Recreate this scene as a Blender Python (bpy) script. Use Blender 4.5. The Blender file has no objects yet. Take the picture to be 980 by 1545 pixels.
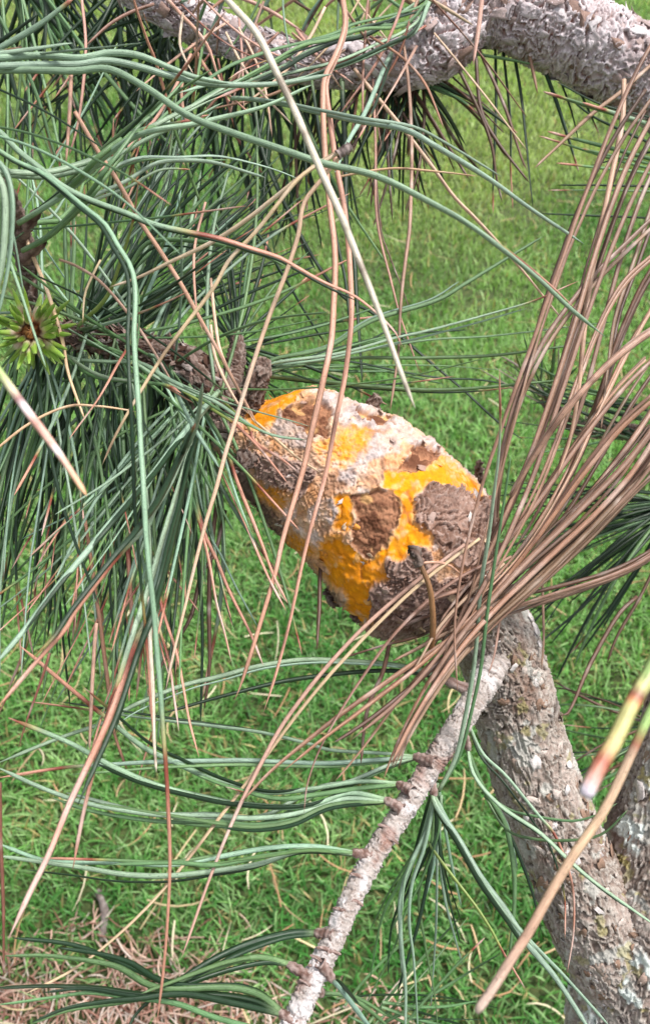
import bpy, math, random
import numpy as np

# ---------------------------------------------------------------- camera, world, sun, exposure
scene = bpy.context.scene
F = 1250.0                      # focal length in pixels of a 980 x 1545 picture
CAM_H = 1.35
PITCH = math.radians(46.0)      # below the horizon
cam_data = bpy.data.cameras.new('camera')
cam = bpy.data.objects.new('camera', cam_data)
scene.collection.objects.link(cam)
cam.location = (0, 0, CAM_H)
cam.rotation_euler = (math.pi / 2 - PITCH, 0, 0)
cam_data.sensor_fit = 'VERTICAL'
cam_data.sensor_height = 36.0
cam_data.lens = 36.0 * F / 1545.0
cam_data.clip_start = 0.005
cam_data.clip_end = 500.0
cam_data.dof.use_dof = True
cam_data.dof.focus_distance = 0.30
cam_data.dof.aperture_fstop = 25.0
scene.camera = cam

SUN_EL, SUN_AZ = math.radians(66.0), math.radians(85.0)   # azimuth from +Y clockwise
world = bpy.data.worlds.new('World')
scene.world = world
world.use_nodes = True
wn = world.node_tree
sky = wn.nodes.new('ShaderNodeTexSky')
sky.sky_type = 'NISHITA'
sky.sun_disc = False
sky.sun_elevation = SUN_EL
sky.sun_rotation = SUN_AZ
sky.air_density = 1.0
sky.dust_density = 3.0
sky.ozone_density = 0.6
hs = wn.nodes.new('ShaderNodeHueSaturation')     # overcast: the same sky with most of its blue gone
hs.inputs['Saturation'].default_value = 0.3
wn.links.new(sky.outputs[0], hs.inputs['Color'])
wn.links.new(hs.outputs[0], wn.nodes['Background'].inputs[0])
wn.nodes['Background'].inputs[1].default_value = 0.075

sun_data = bpy.data.lights.new('sun', 'SUN')
sun_data.energy = 1.5
sun_data.angle = math.radians(10)
sun_data.color = (1.0, 0.96, 0.9)
sun = bpy.data.objects.new('sun', sun_data)
scene.collection.objects.link(sun)
sdir = np.array([math.sin(SUN_AZ) * math.cos(SUN_EL), math.cos(SUN_AZ) * math.cos(SUN_EL), math.sin(SUN_EL)])
from mathutils import Vector
sun.rotation_euler = Vector(-sdir).to_track_quat('-Z', 'Y').to_euler()
sun.location = (0, 0, 6)

vs = scene.view_settings
vs.view_transform = 'Standard'
vs.look = 'None'
vs.gamma = 1.0
vs.use_curve_mapping = False
vs.exposure = 1.5
scene.cycles.max_bounces = 5
scene.cycles.diffuse_bounces = 3
scene.cycles.transmission_bounces = 3

rng = np.random.default_rng(7)
random.seed(7)
COL = scene.collection
CP, SP = math.cos(PITCH), math.sin(PITCH)
FWD = np.array([0, CP, -SP]); RIGHT = np.array([1.0, 0, 0]); UP = np.array([0, SP, CP])
CAM = np.array([0, 0, CAM_H])


def P(x, y, d):
    """point at depth d (metres) seen at photo pixel x, y"""
    return CAM + d * (FWD + (x - 490.0) / F * RIGHT - (y - 772.5) / F * UP)


def ground_at(x, y):
    v = FWD + (x - 490.0) / F * RIGHT - (y - 772.5) / F * UP
    return CAM + v * (CAM_H / -v[2])


def to_px(p):
    q = np.asarray(p) - CAM
    d = q @ FWD
    return 490.0 + F * (q @ RIGHT) / d, 772.5 - F * (q @ UP) / d


def lin(c):
    c = np.asarray(c, float) / 255.0
    return np.where(c <= 0.04045, c / 12.92, ((c + 0.055) / 1.055) ** 2.4)


# ---------------------------------------------------------------- numpy noise
def _hash(ix, iy, iz, seed):
    h = (ix.astype(np.int64) * 374761393 + iy.astype(np.int64) * 668265263 + iz.astype(np.int64) * 2147483647 + seed * 1274126177) & 0xFFFFFFFF
    h = ((h ^ (h >> 13)) * 1274126177) & 0xFFFFFFFF
    h = ((h ^ (h >> 16)) * 2246822519) & 0xFFFFFFFF
    h = h ^ (h >> 15)
    return (h & 0xFFFFFF) / float(0x1000000)


def vnoise(p, seed=0):
    """value noise in -1..1, p is (n,3)"""
    i = np.floor(p).astype(np.int64)
    f = p - i
    f = f * f * (3 - 2 * f)
    r = 0
    for dx in (0, 1):
        wx = f[:, 0] if dx else 1 - f[:, 0]
        for dy in (0, 1):
            wy = f[:, 1] if dy else 1 - f[:, 1]
            for dz in (0, 1):
                wz = f[:, 2] if dz else 1 - f[:, 2]
                r = r + wx * wy * wz * _hash(i[:, 0] + dx, i[:, 1] + dy, i[:, 2] + dz, seed)
    return r * 2 - 1


def fbm(p, seed=0, octaves=4):
    r, a, t = 0, 1.0, 0
    for k in range(octaves):
        r = r + a * vnoise(p * (2.0 ** k) + 17.3 * k, seed + k)
        t += a
        a *= 0.5
    return r / t


def worley(p, seed=0):
    """returns F1, F2, cell random (n,3), offset to nearest point (n,3)"""
    i = np.floor(p).astype(np.int64)
    n = len(p)
    f1 = np.full(n, 9.0); f2 = np.full(n, 9.0)
    off = np.zeros((n, 3)); cr = np.zeros((n, 3))
    for dx in (-1, 0, 1):
        for dy in (-1, 0, 1):
            for dz in (-1, 0, 1):
                cx, cy, cz = i[:, 0] + dx, i[:, 1] + dy, i[:, 2] + dz
                q = np.stack([cx + _hash(cx, cy, cz, seed + 1), cy + _hash(cx, cy, cz, seed + 2), cz + _hash(cx, cy, cz, seed + 3)], 1)
                dv = p - q
                d = np.sqrt((dv * dv).sum(1))
                new = d < f1
                f2 = np.where(new, f1, np.minimum(f2, d))
                f1 = np.where(new, d, f1)
                off[new] = dv[new]
                if new.any():
                    a = np.stack([_hash(cx[new], cy[new], cz[new], seed + 5 + k) for k in range(3)], 1)
                    cr[new] = a
    return f1, f2, cr, off


def sstep(a, b, x):
    t = np.clip((x - a) / (b - a), 0, 1)
    return t * t * (3 - 2 * t)


def mixc(a, b, t):
    return a * (1 - t[:, None]) + b * t[:, None]


# ---------------------------------------------------------------- materials
def new_mat(name):
    m = bpy.data.materials.new(name)
    m.use_nodes = True
    nt = m.node_tree
    return m, nt, nt.nodes['Principled BSDF']


def N(nt, kind, **inp):
    n = nt.nodes.new(kind)
    for k, v in inp.items():
        n.inputs[k.replace('_', ' ')].default_value = v
    return n


def attr_col(nt):
    a = nt.nodes.new('ShaderNodeAttribute')
    a.attribute_name = 'Col'
    return a.outputs['Color']


def scaled(nt, col, fac):
    m = nt.nodes.new('ShaderNodeVectorMath'); m.operation = 'SCALE'
    nt.links.new(col, m.inputs[0]); nt.links.new(fac, m.inputs['Scale'])
    return m.outputs[0]


def maprange(nt, val, a, b, c, d):
    m = N(nt, 'ShaderNodeMapRange', From_Min=a, From_Max=b, To_Min=c, To_Max=d)
    nt.links.new(val, m.inputs['Value'])
    return m.outputs[0]


def mat_needle():
    """u runs round the needle, v is its length in centimetres"""
    m, nt, b = new_mat('needle_surface')
    uv = nt.nodes.new('ShaderNodeUVMap')
    sep = nt.nodes.new('ShaderNodeSeparateXYZ'); nt.links.new(uv.outputs[0], sep.inputs[0])
    mu = N(nt, 'ShaderNodeMath'); mu.operation = 'MULTIPLY'; mu.inputs[1].default_value = 56.0
    nt.links.new(sep.outputs[0], mu.inputs[0])
    si = N(nt, 'ShaderNodeMath'); si.operation = 'SINE'; nt.links.new(mu.outputs[0], si.inputs[0])
    stripe = maprange(nt, si.outputs[0], -1, 1, 0.84, 1.18)          # rows of pores along the needle
    mp = N(nt, 'ShaderNodeMapping', Scale=(14.0, 2.2, 1.0)); nt.links.new(uv.outputs[0], mp.inputs['Vector'])
    oi = nt.nodes.new('ShaderNodeObjectInfo')
    ad = N(nt, 'ShaderNodeVectorMath'); ad.operation = 'ADD'; nt.links.new(mp.outputs[0], ad.inputs[0]); nt.links.new(oi.outputs['Location'], ad.inputs[1])
    n1 = N(nt, 'ShaderNodeTexNoise', Scale=1.0, Detail=4.0, Roughness=0.6); nt.links.new(ad.outputs[0], n1.inputs['Vector'])
    streak = maprange(nt, n1.outputs[0], 0.3, 0.7, 0.66, 1.28)
    mp2 = N(nt, 'ShaderNodeMapping', Scale=(9.0, 9.0, 1.0)); nt.links.new(uv.outputs[0], mp2.inputs['Vector'])
    n2 = N(nt, 'ShaderNodeTexNoise', Scale=1.0, Detail=2.0); nt.links.new(mp2.outputs[0], n2.inputs['Vector'])
    speck = maprange(nt, n2.outputs[0], 0.30, 0.40, 0.45, 1.0)       # dark specks
    m1 = N(nt, 'ShaderNodeMath'); m1.operation = 'MULTIPLY'; nt.links.new(stripe, m1.inputs[0]); nt.links.new(streak, m1.inputs[1])
    m2 = N(nt, 'ShaderNodeMath'); m2.operation = 'MULTIPLY'; nt.links.new(m1.outputs[0], m2.inputs[0]); nt.links.new(speck, m2.inputs[1])
    nt.links.new(scaled(nt, attr_col(nt), m2.outputs[0]), b.inputs['Base Color'])
    b.inputs['Roughness'].default_value = 0.45
    bu = N(nt, 'ShaderNodeBump', Strength=0.3, Distance=0.0003)
    nt.links.new(m1.outputs[0], bu.inputs['Height']); nt.links.new(bu.outputs[0], b.inputs['Normal'])
    return m


def mat_attr(name, rough, scale, lo, hi, bump=0.5, dist=0.0006, spec=0.3):
    m, nt, b = new_mat(name)
    geo = nt.nodes.new('ShaderNodeTexCoord')
    n1 = N(nt, 'ShaderNodeTexNoise', Scale=scale, Detail=5.0, Roughness=0.65); nt.links.new(geo.outputs['Object'], n1.inputs['Vector'])
    f = maprange(nt, n1.outputs[0], 0.28, 0.72, lo, hi)
    nt.links.new(scaled(nt, attr_col(nt), f), b.inputs['Base Color'])
    b.inputs['Roughness'].default_value = rough
    b.inputs['Specular IOR Level'].default_value = spec
    bu = N(nt, 'ShaderNodeBump', Strength=bump, Distance=dist)
    nt.links.new(n1.outputs[0], bu.inputs['Height']); nt.links.new(bu.outputs[0], b.inputs['Normal'])
    return m


def mat_grass():
    m, nt, b = new_mat('grass_blade')
    c = attr_col(nt)
    nt.links.new(c, b.inputs['Base Color'])
    b.inputs['Roughness'].default_value = 0.45
    b.inputs['Specular IOR Level'].default_value = 0.35
    tr = nt.nodes.new('ShaderNodeBsdfTranslucent')
    k = N(nt, 'ShaderNodeVectorMath'); k.operation = 'MULTIPLY'; k.inputs[1].default_value = (1.0, 1.15, 0.55)
    nt.links.new(c, k.inputs[0]); nt.links.new(k.outputs[0], tr.inputs['Color'])
    mx = N(nt, 'ShaderNodeMixShader', Fac=0.38)
    nt.links.new(b.outputs[0], mx.inputs[1]); nt.links.new(tr.outputs[0], mx.inputs[2])
    nt.links.new(mx.outputs[0], nt.nodes['Material Output'].inputs['Surface'])
    return m


def mat_ground():
    m, nt, b = new_mat('soil_and_thatch')
    geo = nt.nodes.new('ShaderNodeTexCoord')
    n1 = N(nt, 'ShaderNodeTexNoise', Scale=45.0, Detail=8.0, Roughness=0.7); nt.links.new(geo.outputs['Object'], n1.inputs['Vector'])
    n2 = N(nt, 'ShaderNodeTexNoise', Scale=4.0, Detail=4.0); nt.links.new(geo.outputs['Object'], n2.inputs['Vector'])
    r = nt.nodes.new('ShaderNodeValToRGB')
    r.color_ramp.elements[0].position = 0.3; r.color_ramp.elements[0].color = (0.03, 0.035, 0.012, 1)
    r.color_ramp.elements[1].position = 0.72; r.color_ramp.elements[1].color = (0.16, 0.15, 0.06, 1)
    e = r.color_ramp.elements.new(0.5); e.color = (0.06, 0.09, 0.025, 1)
    nt.links.new(n1.outputs[0], r.inputs[0])
    nt.links.new(scaled(nt, r.outputs[0], maprange(nt, n2.outputs[0], 0.3, 0.7, 0.75, 1.3)), b.inputs['Base Color'])
    b.inputs['Roughness'].default_value = 0.95
    bu = N(nt, 'ShaderNodeBump', Strength=0.8, Distance=0.01)
    nt.links.new(n1.outputs[0], bu.inputs['Height']); nt.links.new(bu.outputs[0], b.inputs['Normal'])
    return m


M_NEEDLE = mat_needle()
M_BARK = mat_attr('bark', 0.9, 1400.0, 0.72, 1.25, 0.6, 0.0005, 0.2)
M_GALL = mat_attr('gall_crust', 0.92, 1800.0, 0.86, 1.12, 0.45, 0.0004, 0.15)
M_SHEATH = mat_attr('papery_sheath', 0.8, 1500.0, 0.6, 1.3, 0.5, 0.0004, 0.25)
M_YOUNG = mat_attr('young_needle', 0.4, 900.0, 0.85, 1.15, 0.2, 0.0003, 0.4)
M_LITTER = mat_attr('dry_litter', 0.75, 500.0, 0.75, 1.25, 0.3, 0.0005, 0.3)
M_GRASS = mat_grass()
M_GROUND = mat_ground()


# ---------------------------------------------------------------- mesh helpers
def mesh_from(name, V, Fq, cols=None, uv=None, mat=None, smooth=True):
    """V (n,3), Fq (m,k) one face size, cols (n,3) linear"""
    V = np.asarray(V, np.float32)
    Fq = np.asarray(Fq, np.int32)
    k = Fq.shape[1]
    me = bpy.data.meshes.new(name)
    me.vertices.add(len(V)); me.vertices.foreach_set('co', V.ravel())
    me.loops.add(Fq.size); me.loops.foreach_set('vertex_index', Fq.ravel())
    me.polygons.add(len(Fq))
    me.polygons.foreach_set('loop_start', np.arange(0, Fq.size, k, dtype=np.int32))
    me.polygons.foreach_set('loop_total', np.full(len(Fq), k, np.int32))
    if smooth:
        me.polygons.foreach_set('use_smooth', np.ones(len(Fq), bool))
    if cols is not None:
        a = me.attributes.new('Col', 'FLOAT_COLOR', 'POINT')
        c = np.ones((len(V), 4), np.float32); c[:, :3] = np.clip(cols, 0, 1)
        a.data.foreach_set('color', c.ravel())
    if uv is not None:
        l = me.uv_layers.new(name='UVMap')
        l.data.foreach_set('uv', np.asarray(uv, np.float32)[Fq.ravel()].ravel())
    me.update()
    me.validate()
    if mat:
        me.materials.append(mat)
    return me


def link(name, me, parent=None, **props):
    o = bpy.data.objects.new(name, me)
    COL.objects.link(o)
    if parent is not None:
        o.parent = parent
    for k, v in props.items():
        o[k] = v
    return o


def empty(name, loc, **props):
    o = bpy.data.objects.new(name, None)
    COL.objects.link(o)
    o.location = loc
    o.empty_display_size = 0.02
    for k, v in props.items():
        o[k] = v
    return o


def spline(pts, n):
    """centripetal-ish Catmull-Rom resampled evenly: pts (k,m) -> (n,m)"""
    pts = np.asarray(pts, float)
    if len(pts) == 2:
        t = np.linspace(0, 1, n)[:, None]
        return pts[0] * (1 - t) + pts[1] * t
    p = np.vstack([2 * pts[0] - pts[1], pts, 2 * pts[-1] - pts[-2]])
    out = []
    for i in range(1, len(p) - 2):
        t = np.linspace(0, 1, 24, endpoint=False)[:, None]
        a, b, c, d = p[i - 1], p[i], p[i + 1], p[i + 2]
        out.append(0.5 * ((2 * b) + (-a + c) * t + (2 * a - 5 * b + 4 * c - d) * t ** 2 + (-a + 3 * b - 3 * c + d) * t ** 3))
    out.append(p[-2][None])
    q = np.vstack(out)
    s = np.concatenate([[0], np.cumsum(np.linalg.norm(np.diff(q[:, :3], axis=0), axis=1))])
    u = np.linspace(0, s[-1], n)
    return np.stack([np.interp(u, s, q[:, k]) for k in range(q.shape[1])], 1)


def frames(C, ref):
    """tangent, normal, binormal along C, normal starts near ref (parallel transport)"""
    T = np.gradient(C, axis=0)
    T /= np.linalg.norm(T, axis=1)[:, None] + 1e-12
    Nn = np.zeros_like(C)
    n = ref - (ref @ T[0]) * T[0]
    if np.linalg.norm(n) < 1e-6:
        n = np.cross(T[0], [0.3, 0.5, 0.8])
    n /= np.linalg.norm(n)
    Nn[0] = n
    for i in range(1, len(C)):
        n = n - (n @ T[i]) * T[i]
        n /= np.linalg.norm(n) + 1e-12
        Nn[i] = n
    return T, Nn, np.cross(T, Nn)


def grid_faces(nv, nu, wrap=True):
    i = np.arange(nv - 1)[:, None]
    j = np.arange(nu if wrap else nu - 1)[None, :]
    j2 = (j + 1) % nu
    return np.stack([i * nu + j, i * nu + j2, (i + 1) * nu + j2, (i + 1) * nu + j], -1).reshape(-1, 4)


PAL = {'G': (142, 170, 146), 'g': (98, 132, 88), 'D': (30, 56, 34), 'O': (124, 142, 72), 'B': (160, 122, 102),  # D: older green with the shade among background needles put into the colour
       'T': (216, 186, 154), 'P': (200, 156, 136), 'K': (92, 66, 52), 'W': (206, 190, 172), 'R': (140, 90, 76), 'b': (144, 114, 96), 'p': (176, 142, 122)}
SECT = np.array([(-1, 0.02), (-0.62, 0.52), (0, 0.72), (0.62, 0.52), (1, 0.02), (0, -0.38)])


def needle_arrays(C, r, kind, tb=2.0, rings=None, roll=None, blunt=False, seg=SECT, bands=None):
    """one needle along the 3-D polyline C; r = half width (m)"""
    n = len(C)
    mid = C[n // 2]
    view = CAM - mid
    T, Nn, Bn = frames(C, view / np.linalg.norm(view))
    t = np.linspace(0, 1, n)
    if roll is None:
        roll = random.uniform(-0.8, 0.8)
    ang = roll + t * random.uniform(-0.9, 0.9)
    N2 = Nn * np.cos(ang)[:, None] + Bn * np.sin(ang)[:, None]
    B2 = -Nn * np.sin(ang)[:, None] + Bn * np.cos(ang)[:, None]
    prof = (0.88 + 0.12 * sstep(0, 0.12, t))
    if not blunt:
        prof = prof * (1 - 0.35 * sstep(0.55, 0.95, t)) * (1 - 0.85 * sstep(0.955, 1.0, t))
    else:
        prof = prof * (1 - 0.3 * sstep(0.985, 1.0, t))
    k = len(seg)
    V = (C[:, None, :] + (r * prof)[:, None, None] * (B2[:, None, :] * seg[None, :, 0:1] + N2[:, None, :] * seg[None, :, 1:2]))
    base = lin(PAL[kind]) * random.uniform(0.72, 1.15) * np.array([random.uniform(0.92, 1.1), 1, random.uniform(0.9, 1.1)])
    c = np.repeat(base[None], n, 0)
    seed = random.randint(0, 9999)
    nz = vnoise(np.stack([t * 22, np.full(n, seed * 1.7), np.zeros(n)], 1), 3)
    if kind in 'GgDO':
        c = c * (1 + 0.10 * nz)[:, None]
        c = mixc(c, np.repeat(lin((150, 176, 128))[None], n, 0), 0.45 * (1 - sstep(0, 0.10, t)))
        if tb < 1.5:
            w = 0.012
            c = mixc(c, np.repeat(lin((176, 158, 92))[None], n, 0), sstep(tb - 0.05, tb - 0.01, t) * 0.6)
            c = mixc(c, np.repeat(lin((134, 66, 52))[None], n, 0), sstep(tb - w, tb + w, t))
            tail = lin((206, 150, 128)) * random.uniform(0.75, 1.05)
            span = max(1 - tb, 0.05)
            c = mixc(c, np.repeat(tail[None], n, 0), sstep(tb + 0.015, tb + 0.03 + min(0.25 * span, 0.06), t) * 0.92)
            wh = np.clip(vnoise(np.stack([t * 16, np.full(n, seed * 2.3), np.ones(n)], 1), 9) * 2, 0, 1) * sstep(tb + 0.3 * span, tb + 0.6 * span, t)
            c = mixc(c, np.repeat(lin((214, 204, 200))[None], n, 0), 0.4 * wh)
    else:
        c = c * (1 + 0.16 * nz)[:, None]
        c = mixc(c, np.repeat(lin((206, 194, 188))[None], n, 0), np.clip(nz * 1.2 - 0.6, 0, 0.35))
        c = mixc(c, np.repeat(lin((96, 66, 54))[None], n, 0), np.clip(-nz * 1.5 - 0.75, 0, 0.6))
    if bands:
        bt = np.array([b[0] for b in bands]); bc = np.array([lin(b[1]) for b in bands])
        c = np.stack([np.interp(t, bt, bc[:, q]) for q in range(3)], 1) * (1 + 0.07 * nz)[:, None]
    cols = np.repeat(c[:, None, :], k, 1).reshape(-1, 3)
    uv = np.stack([np.repeat((np.arange(k) / k)[None], n, 0), np.repeat((t * 100 * np.linalg.norm(np.diff(C, axis=0), axis=1).sum())[:, None], k, 1)], -1).reshape(-1, 2)
    return V.reshape(-1, 3), grid_faces(n, k), cols, uv


def cap(V, Fq, cols, uv, k):
    """close both ends of a tube of k sides with a centre point (degenerate quads avoided by fan triangles made quads)"""
    n0 = len(V)
    V = np.vstack([V, V[:k].mean(0), V[-k:].mean(0)])
    cols = np.vstack([cols, cols[0], cols[-1]])
    uv = np.vstack([uv, uv[0], uv[-1]])
    f = []
    for j in range(0, k, 2):
        f.append((n0, (j + 2) % k, (j + 1) % k, j))
        f.append((n0 + 1, n0 - k + j, n0 - k + (j + 1) % k, n0 - k + (j + 2) % k))
    return V, np.vstack([Fq, np.array(f)]), cols, uv


def path3(px, d):
    """pixel path with depths (list interpolated over the points) -> 3-D control points"""
    px = np.asarray(px, float)
    d = np.atleast_1d(np.asarray(d, float))
    s = np.concatenate([[0], np.cumsum(np.linalg.norm(np.diff(px, axis=0), axis=1))])
    dd = np.interp(s / s[-1], np.linspace(0, 1, len(d)) if len(d) > 1 else [0, 1], d if len(d) > 1 else [d[0], d[0]])
    return np.array([P(x, y, q) for (x, y), q in zip(px, dd)]), s[-1], dd.mean()


def needle_from_px(px, d, w, kind, tb=2.0, blunt=False, bands=None, roll=None):
    C, L, dm = path3(px, d)
    n = int(np.clip(L / 11, 9, 80))
    if bands or tb < 1.5:
        n = max(n, 44)
    C = spline(C, n)
    # living needles are never perfectly even: slow wander and a slight kink or two
    sd = random.uniform(0, 500)
    tt = np.linspace(0, 1, n) * L / 70.0
    for ax, ex_ in ((RIGHT, 0), (UP, 40)):
        C = C + (vnoise(np.stack([tt, np.full(n, sd + ex_), np.zeros(n)], 1), 15) * np.sin(np.linspace(0, math.pi, n)) * (0.3 if bands else 1.2) * dm / F)[:, None] * ax
    V, Fq, c, uv = needle_arrays(C, 0.86 * w / 2 * dm / F, kind, tb, blunt=blunt, bands=bands, roll=roll)
    return cap(V, Fq, c, uv, len(SECT))


def localise(V):
    o = V[:len(SECT)].mean(0)
    return V - o, o


def parse(block):
    for line in block.strip().splitlines():
        line = line.strip()
        if not line or line.startswith('#'):
            continue
        head, pts = line.split('|')[:2]
        lab = line.split('|')[2].strip() if line.count('|') > 1 else ''
        h = head.split()
        kind, who, w, ds = h[0], h[1], float(h[2]), [float(q) for q in h[3].split('/')]
        tb = float(h[4]) if len(h) > 4 else 2.0
        xy = [tuple(float(q) for q in p.split(',')) for p in pts.split()]
        yield kind, who, w, ds, tb, xy, lab

# ---------------------------------------------------------------- ground and lawn
def build_ground():
    xs = np.concatenate([np.linspace(-60, -4, 12), np.linspace(-3.5, 3.5, 60), np.linspace(4, 60, 12)])
    ys = np.concatenate([np.linspace(-60, -1.5, 10), np.linspace(-1, 8, 70), np.linspace(8.5, 80, 14)])
    X, Y = np.meshgrid(xs, ys)
    p = np.stack([X.ravel(), Y.ravel(), np.zeros(X.size)], 1)
    p[:, 2] = 0.010 * fbm(p * 2.2, 31, 3) - 0.004
    me = mesh_from('ground', p, grid_faces(len(ys), len(xs), False), mat=M_GROUND)
    link('ground', me, kind='structure', label='green lawn soil under the pine branches', category='ground')


LIT_C = ground_at(215, 1560)[:2]


def litter_amount(x, y):
    q = np.stack([x, y, np.zeros_like(x)], 1)
    d = np.sqrt(((x - LIT_C[0] + 0.08) / 0.44) ** 2 + ((y - LIT_C[1] + 0.05) / 0.16) ** 2)
    return 1 - sstep(0.72, 1.25, d + 0.35 * fbm(q * 9, 5, 3))


def blades(x, y, length, width, lean, seed, seg):
    """grass blades as small bent strips -> V, F(tri), col"""
    r = np.random.default_rng(seed)
    n = len(x)
    q = np.stack([x, y, np.zeros(n)], 1)
    z = 0.010 * fbm(q * 2.2, 31, 3) - 0.004
    big = fbm(q * np.array([1.5, 1.5, 1]) + 3, 41, 3)
    med = fbm(q * 9.0, 42, 3)
    yaw = r.uniform(0, 2 * np.pi, n) + med * 1.5
    dirx, diry = np.cos(yaw), np.sin(yaw)
    wa = yaw + np.pi / 2 + r.normal(0, 0.5, n)
    L = length * r.uniform(0.55, 1.25, n) * (1 + 0.35 * med)
    ln = np.clip(lean * r.uniform(0.35, 1.5, n), 0, 1.25)
    W = width * r.uniform(0.6, 1.3, n)
    ts = np.linspace(0, 1, seg + 1)
    V = []
    for t in ts[:-1]:
        px = x + dirx * L * ln * t ** 1.6 * 0.75
        py = y + diry * L * ln * t ** 1.6 * 0.75
        pz = z - 0.002 + L * (t - 0.42 * ln * t ** 2) * (1.05 - 0.35 * ln)
        w = W * (1 - 0.55 * t ** 1.5) * 0.5
        V.append(np.stack([px - np.cos(wa) * w, py - np.sin(wa) * w, pz], 1))
        V.append(np.stack([px + np.cos(wa) * w, py + np.sin(wa) * w, pz], 1))
    t = 1.0
    V.append(np.stack([x + dirx * L * ln * 0.75, y + diry * L * ln * 0.75, z - 0.002 + L * (1 - 0.42 * ln) * (1.05 - 0.35 * ln)], 1))
    V = np.stack(V, 1)                       # n, k, 3
    k = V.shape[1]
    tri = []
    for s in range(seg - 1):
        a = 2 * s
        tri += [(a, a + 1, a + 3), (a, a + 3, a + 2)]
    tri.append((2 * seg - 2, 2 * seg - 1, 2 * seg))
    tri = np.array(tri)
    Fq = (np.arange(n)[:, None, None] * k + tri[None]).reshape(-1, 3)
    g1, g2, g3 = lin((144, 194, 108)), lin((82, 148, 70)), lin((202, 226, 170))
    m = np.clip(0.5 + 1.1 * big + 0.5 * med + r.normal(0, 0.25, n), 0, 1)
    c = mixc(np.repeat(g2[None], n, 0), np.repeat(g1[None], n, 0), m)
    c = mixc(c, np.repeat(g3[None], n, 0), np.clip(r.normal(0.1, 0.22, n) + 0.35 * med, 0, 0.8))
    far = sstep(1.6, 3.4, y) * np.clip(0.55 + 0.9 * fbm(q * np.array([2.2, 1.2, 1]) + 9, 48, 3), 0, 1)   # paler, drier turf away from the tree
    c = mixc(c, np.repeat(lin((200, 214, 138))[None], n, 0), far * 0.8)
    dry = (r.random(n) < 0.06 + 0.10 * np.clip(med * 2 - 0.3, 0, 1))
    c[dry] = lin((206, 186, 132)) * r.uniform(0.6, 1.1, (dry.sum(), 1))
    c = c * r.uniform(0.55, 1.2, (n, 1))
    return V.reshape(-1, 3), Fq, np.repeat(c, k, 0)


def build_lawn():
    allV, allF, allC, off = [], [], [], 0
    # y0, y1, density, length, width, lean, segments
    zones = [(0.15, 1.25, 26000, 0.048, 0.0036, 0.8, 3), (1.25, 2.1, 20000, 0.046, 0.0040, 0.75, 3),
             (2.1, 3.4, 13000, 0.046, 0.0046, 0.7, 2), (3.4, 5.2, 8000, 0.050, 0.0062, 0.7, 2), (5.2, 8.5, 3600, 0.052, 0.0090, 0.7, 2)]
    for zi, (y0, y1, dens, L, W, lean, seg) in enumerate(zones):
        r = np.random.default_rng(100 + zi)
        hw = 1.15 + 0.55 * y1
        n = int(dens * (y1 - y0) * 2 * hw)
        y = r.uniform(y0, y1, n); x = r.uniform(-hw, hw, n)
        keep = np.abs(x) < 1.1 + 0.55 * y
        keep &= r.random(n) > 0.93 * litter_amount(x, y)
        # thinner spots
        q = np.stack([x, y, np.zeros(n)], 1)
        keep &= r.random(n) > np.clip(fbm(q * 5.5, 77, 3) * 1.6 - 0.25, 0, 0.75)
        x, y = x[keep], y[keep]
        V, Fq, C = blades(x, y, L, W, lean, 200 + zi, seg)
        allV.append(V); allF.append(Fq + off); allC.append(C); off += len(V)
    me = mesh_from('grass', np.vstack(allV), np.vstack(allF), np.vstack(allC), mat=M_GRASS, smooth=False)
    link('grass', me, kind='stuff', label='short bright green lawn grass under and beyond the branches', category='grass')


def strands(n, xy, zlo, zhi, length, rad, cols, seed):
    """thin straight-ish dry strands lying on the ground"""
    r = np.random.default_rng(seed)
    Vs, Fs, Cs, off = [], [], [], 0
    for i in range(n):
        a = r.uniform(0, 2 * np.pi); l = length * r.uniform(0.4, 1.2)
        d = np.array([math.cos(a), math.sin(a), r.normal(0, 0.10)])
        bow = np.array([-d[1], d[0], 0]) * r.normal(0, 0.08) * l
        c = np.array([xy[i][0], xy[i][1], r.uniform(zlo, zhi)])
        t = np.linspace(-0.5, 0.5, 5)[:, None]
        C = c + d * l * t + bow * (0.25 - t * t) * 4
        C[:, 2] = np.maximum(C[:, 2], 0.001)
        T, Nn, Bn = frames(C, np.array([0, 0, 1.0]))
        pr = rad * r.uniform(0.6, 1.3) * np.array([0.8, 1, 1, 0.9, 0.3])
        V = np.stack([C + Nn * pr[:, None] * 0.7, C + Bn * pr[:, None], C - Nn * pr[:, None] * 0.5, C - Bn * pr[:, None]], 1)
        col = lin(cols[r.integers(len(cols))]) * r.uniform(0.65, 1.15)
        Vs.append(V.reshape(-1, 3)); Fs.append(grid_faces(5, 4) + off); Cs.append(np.repeat(col[None], 20, 0)); off += 20
    return np.vstack(Vs), np.vstack(Fs), np.vstack(Cs)


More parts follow.
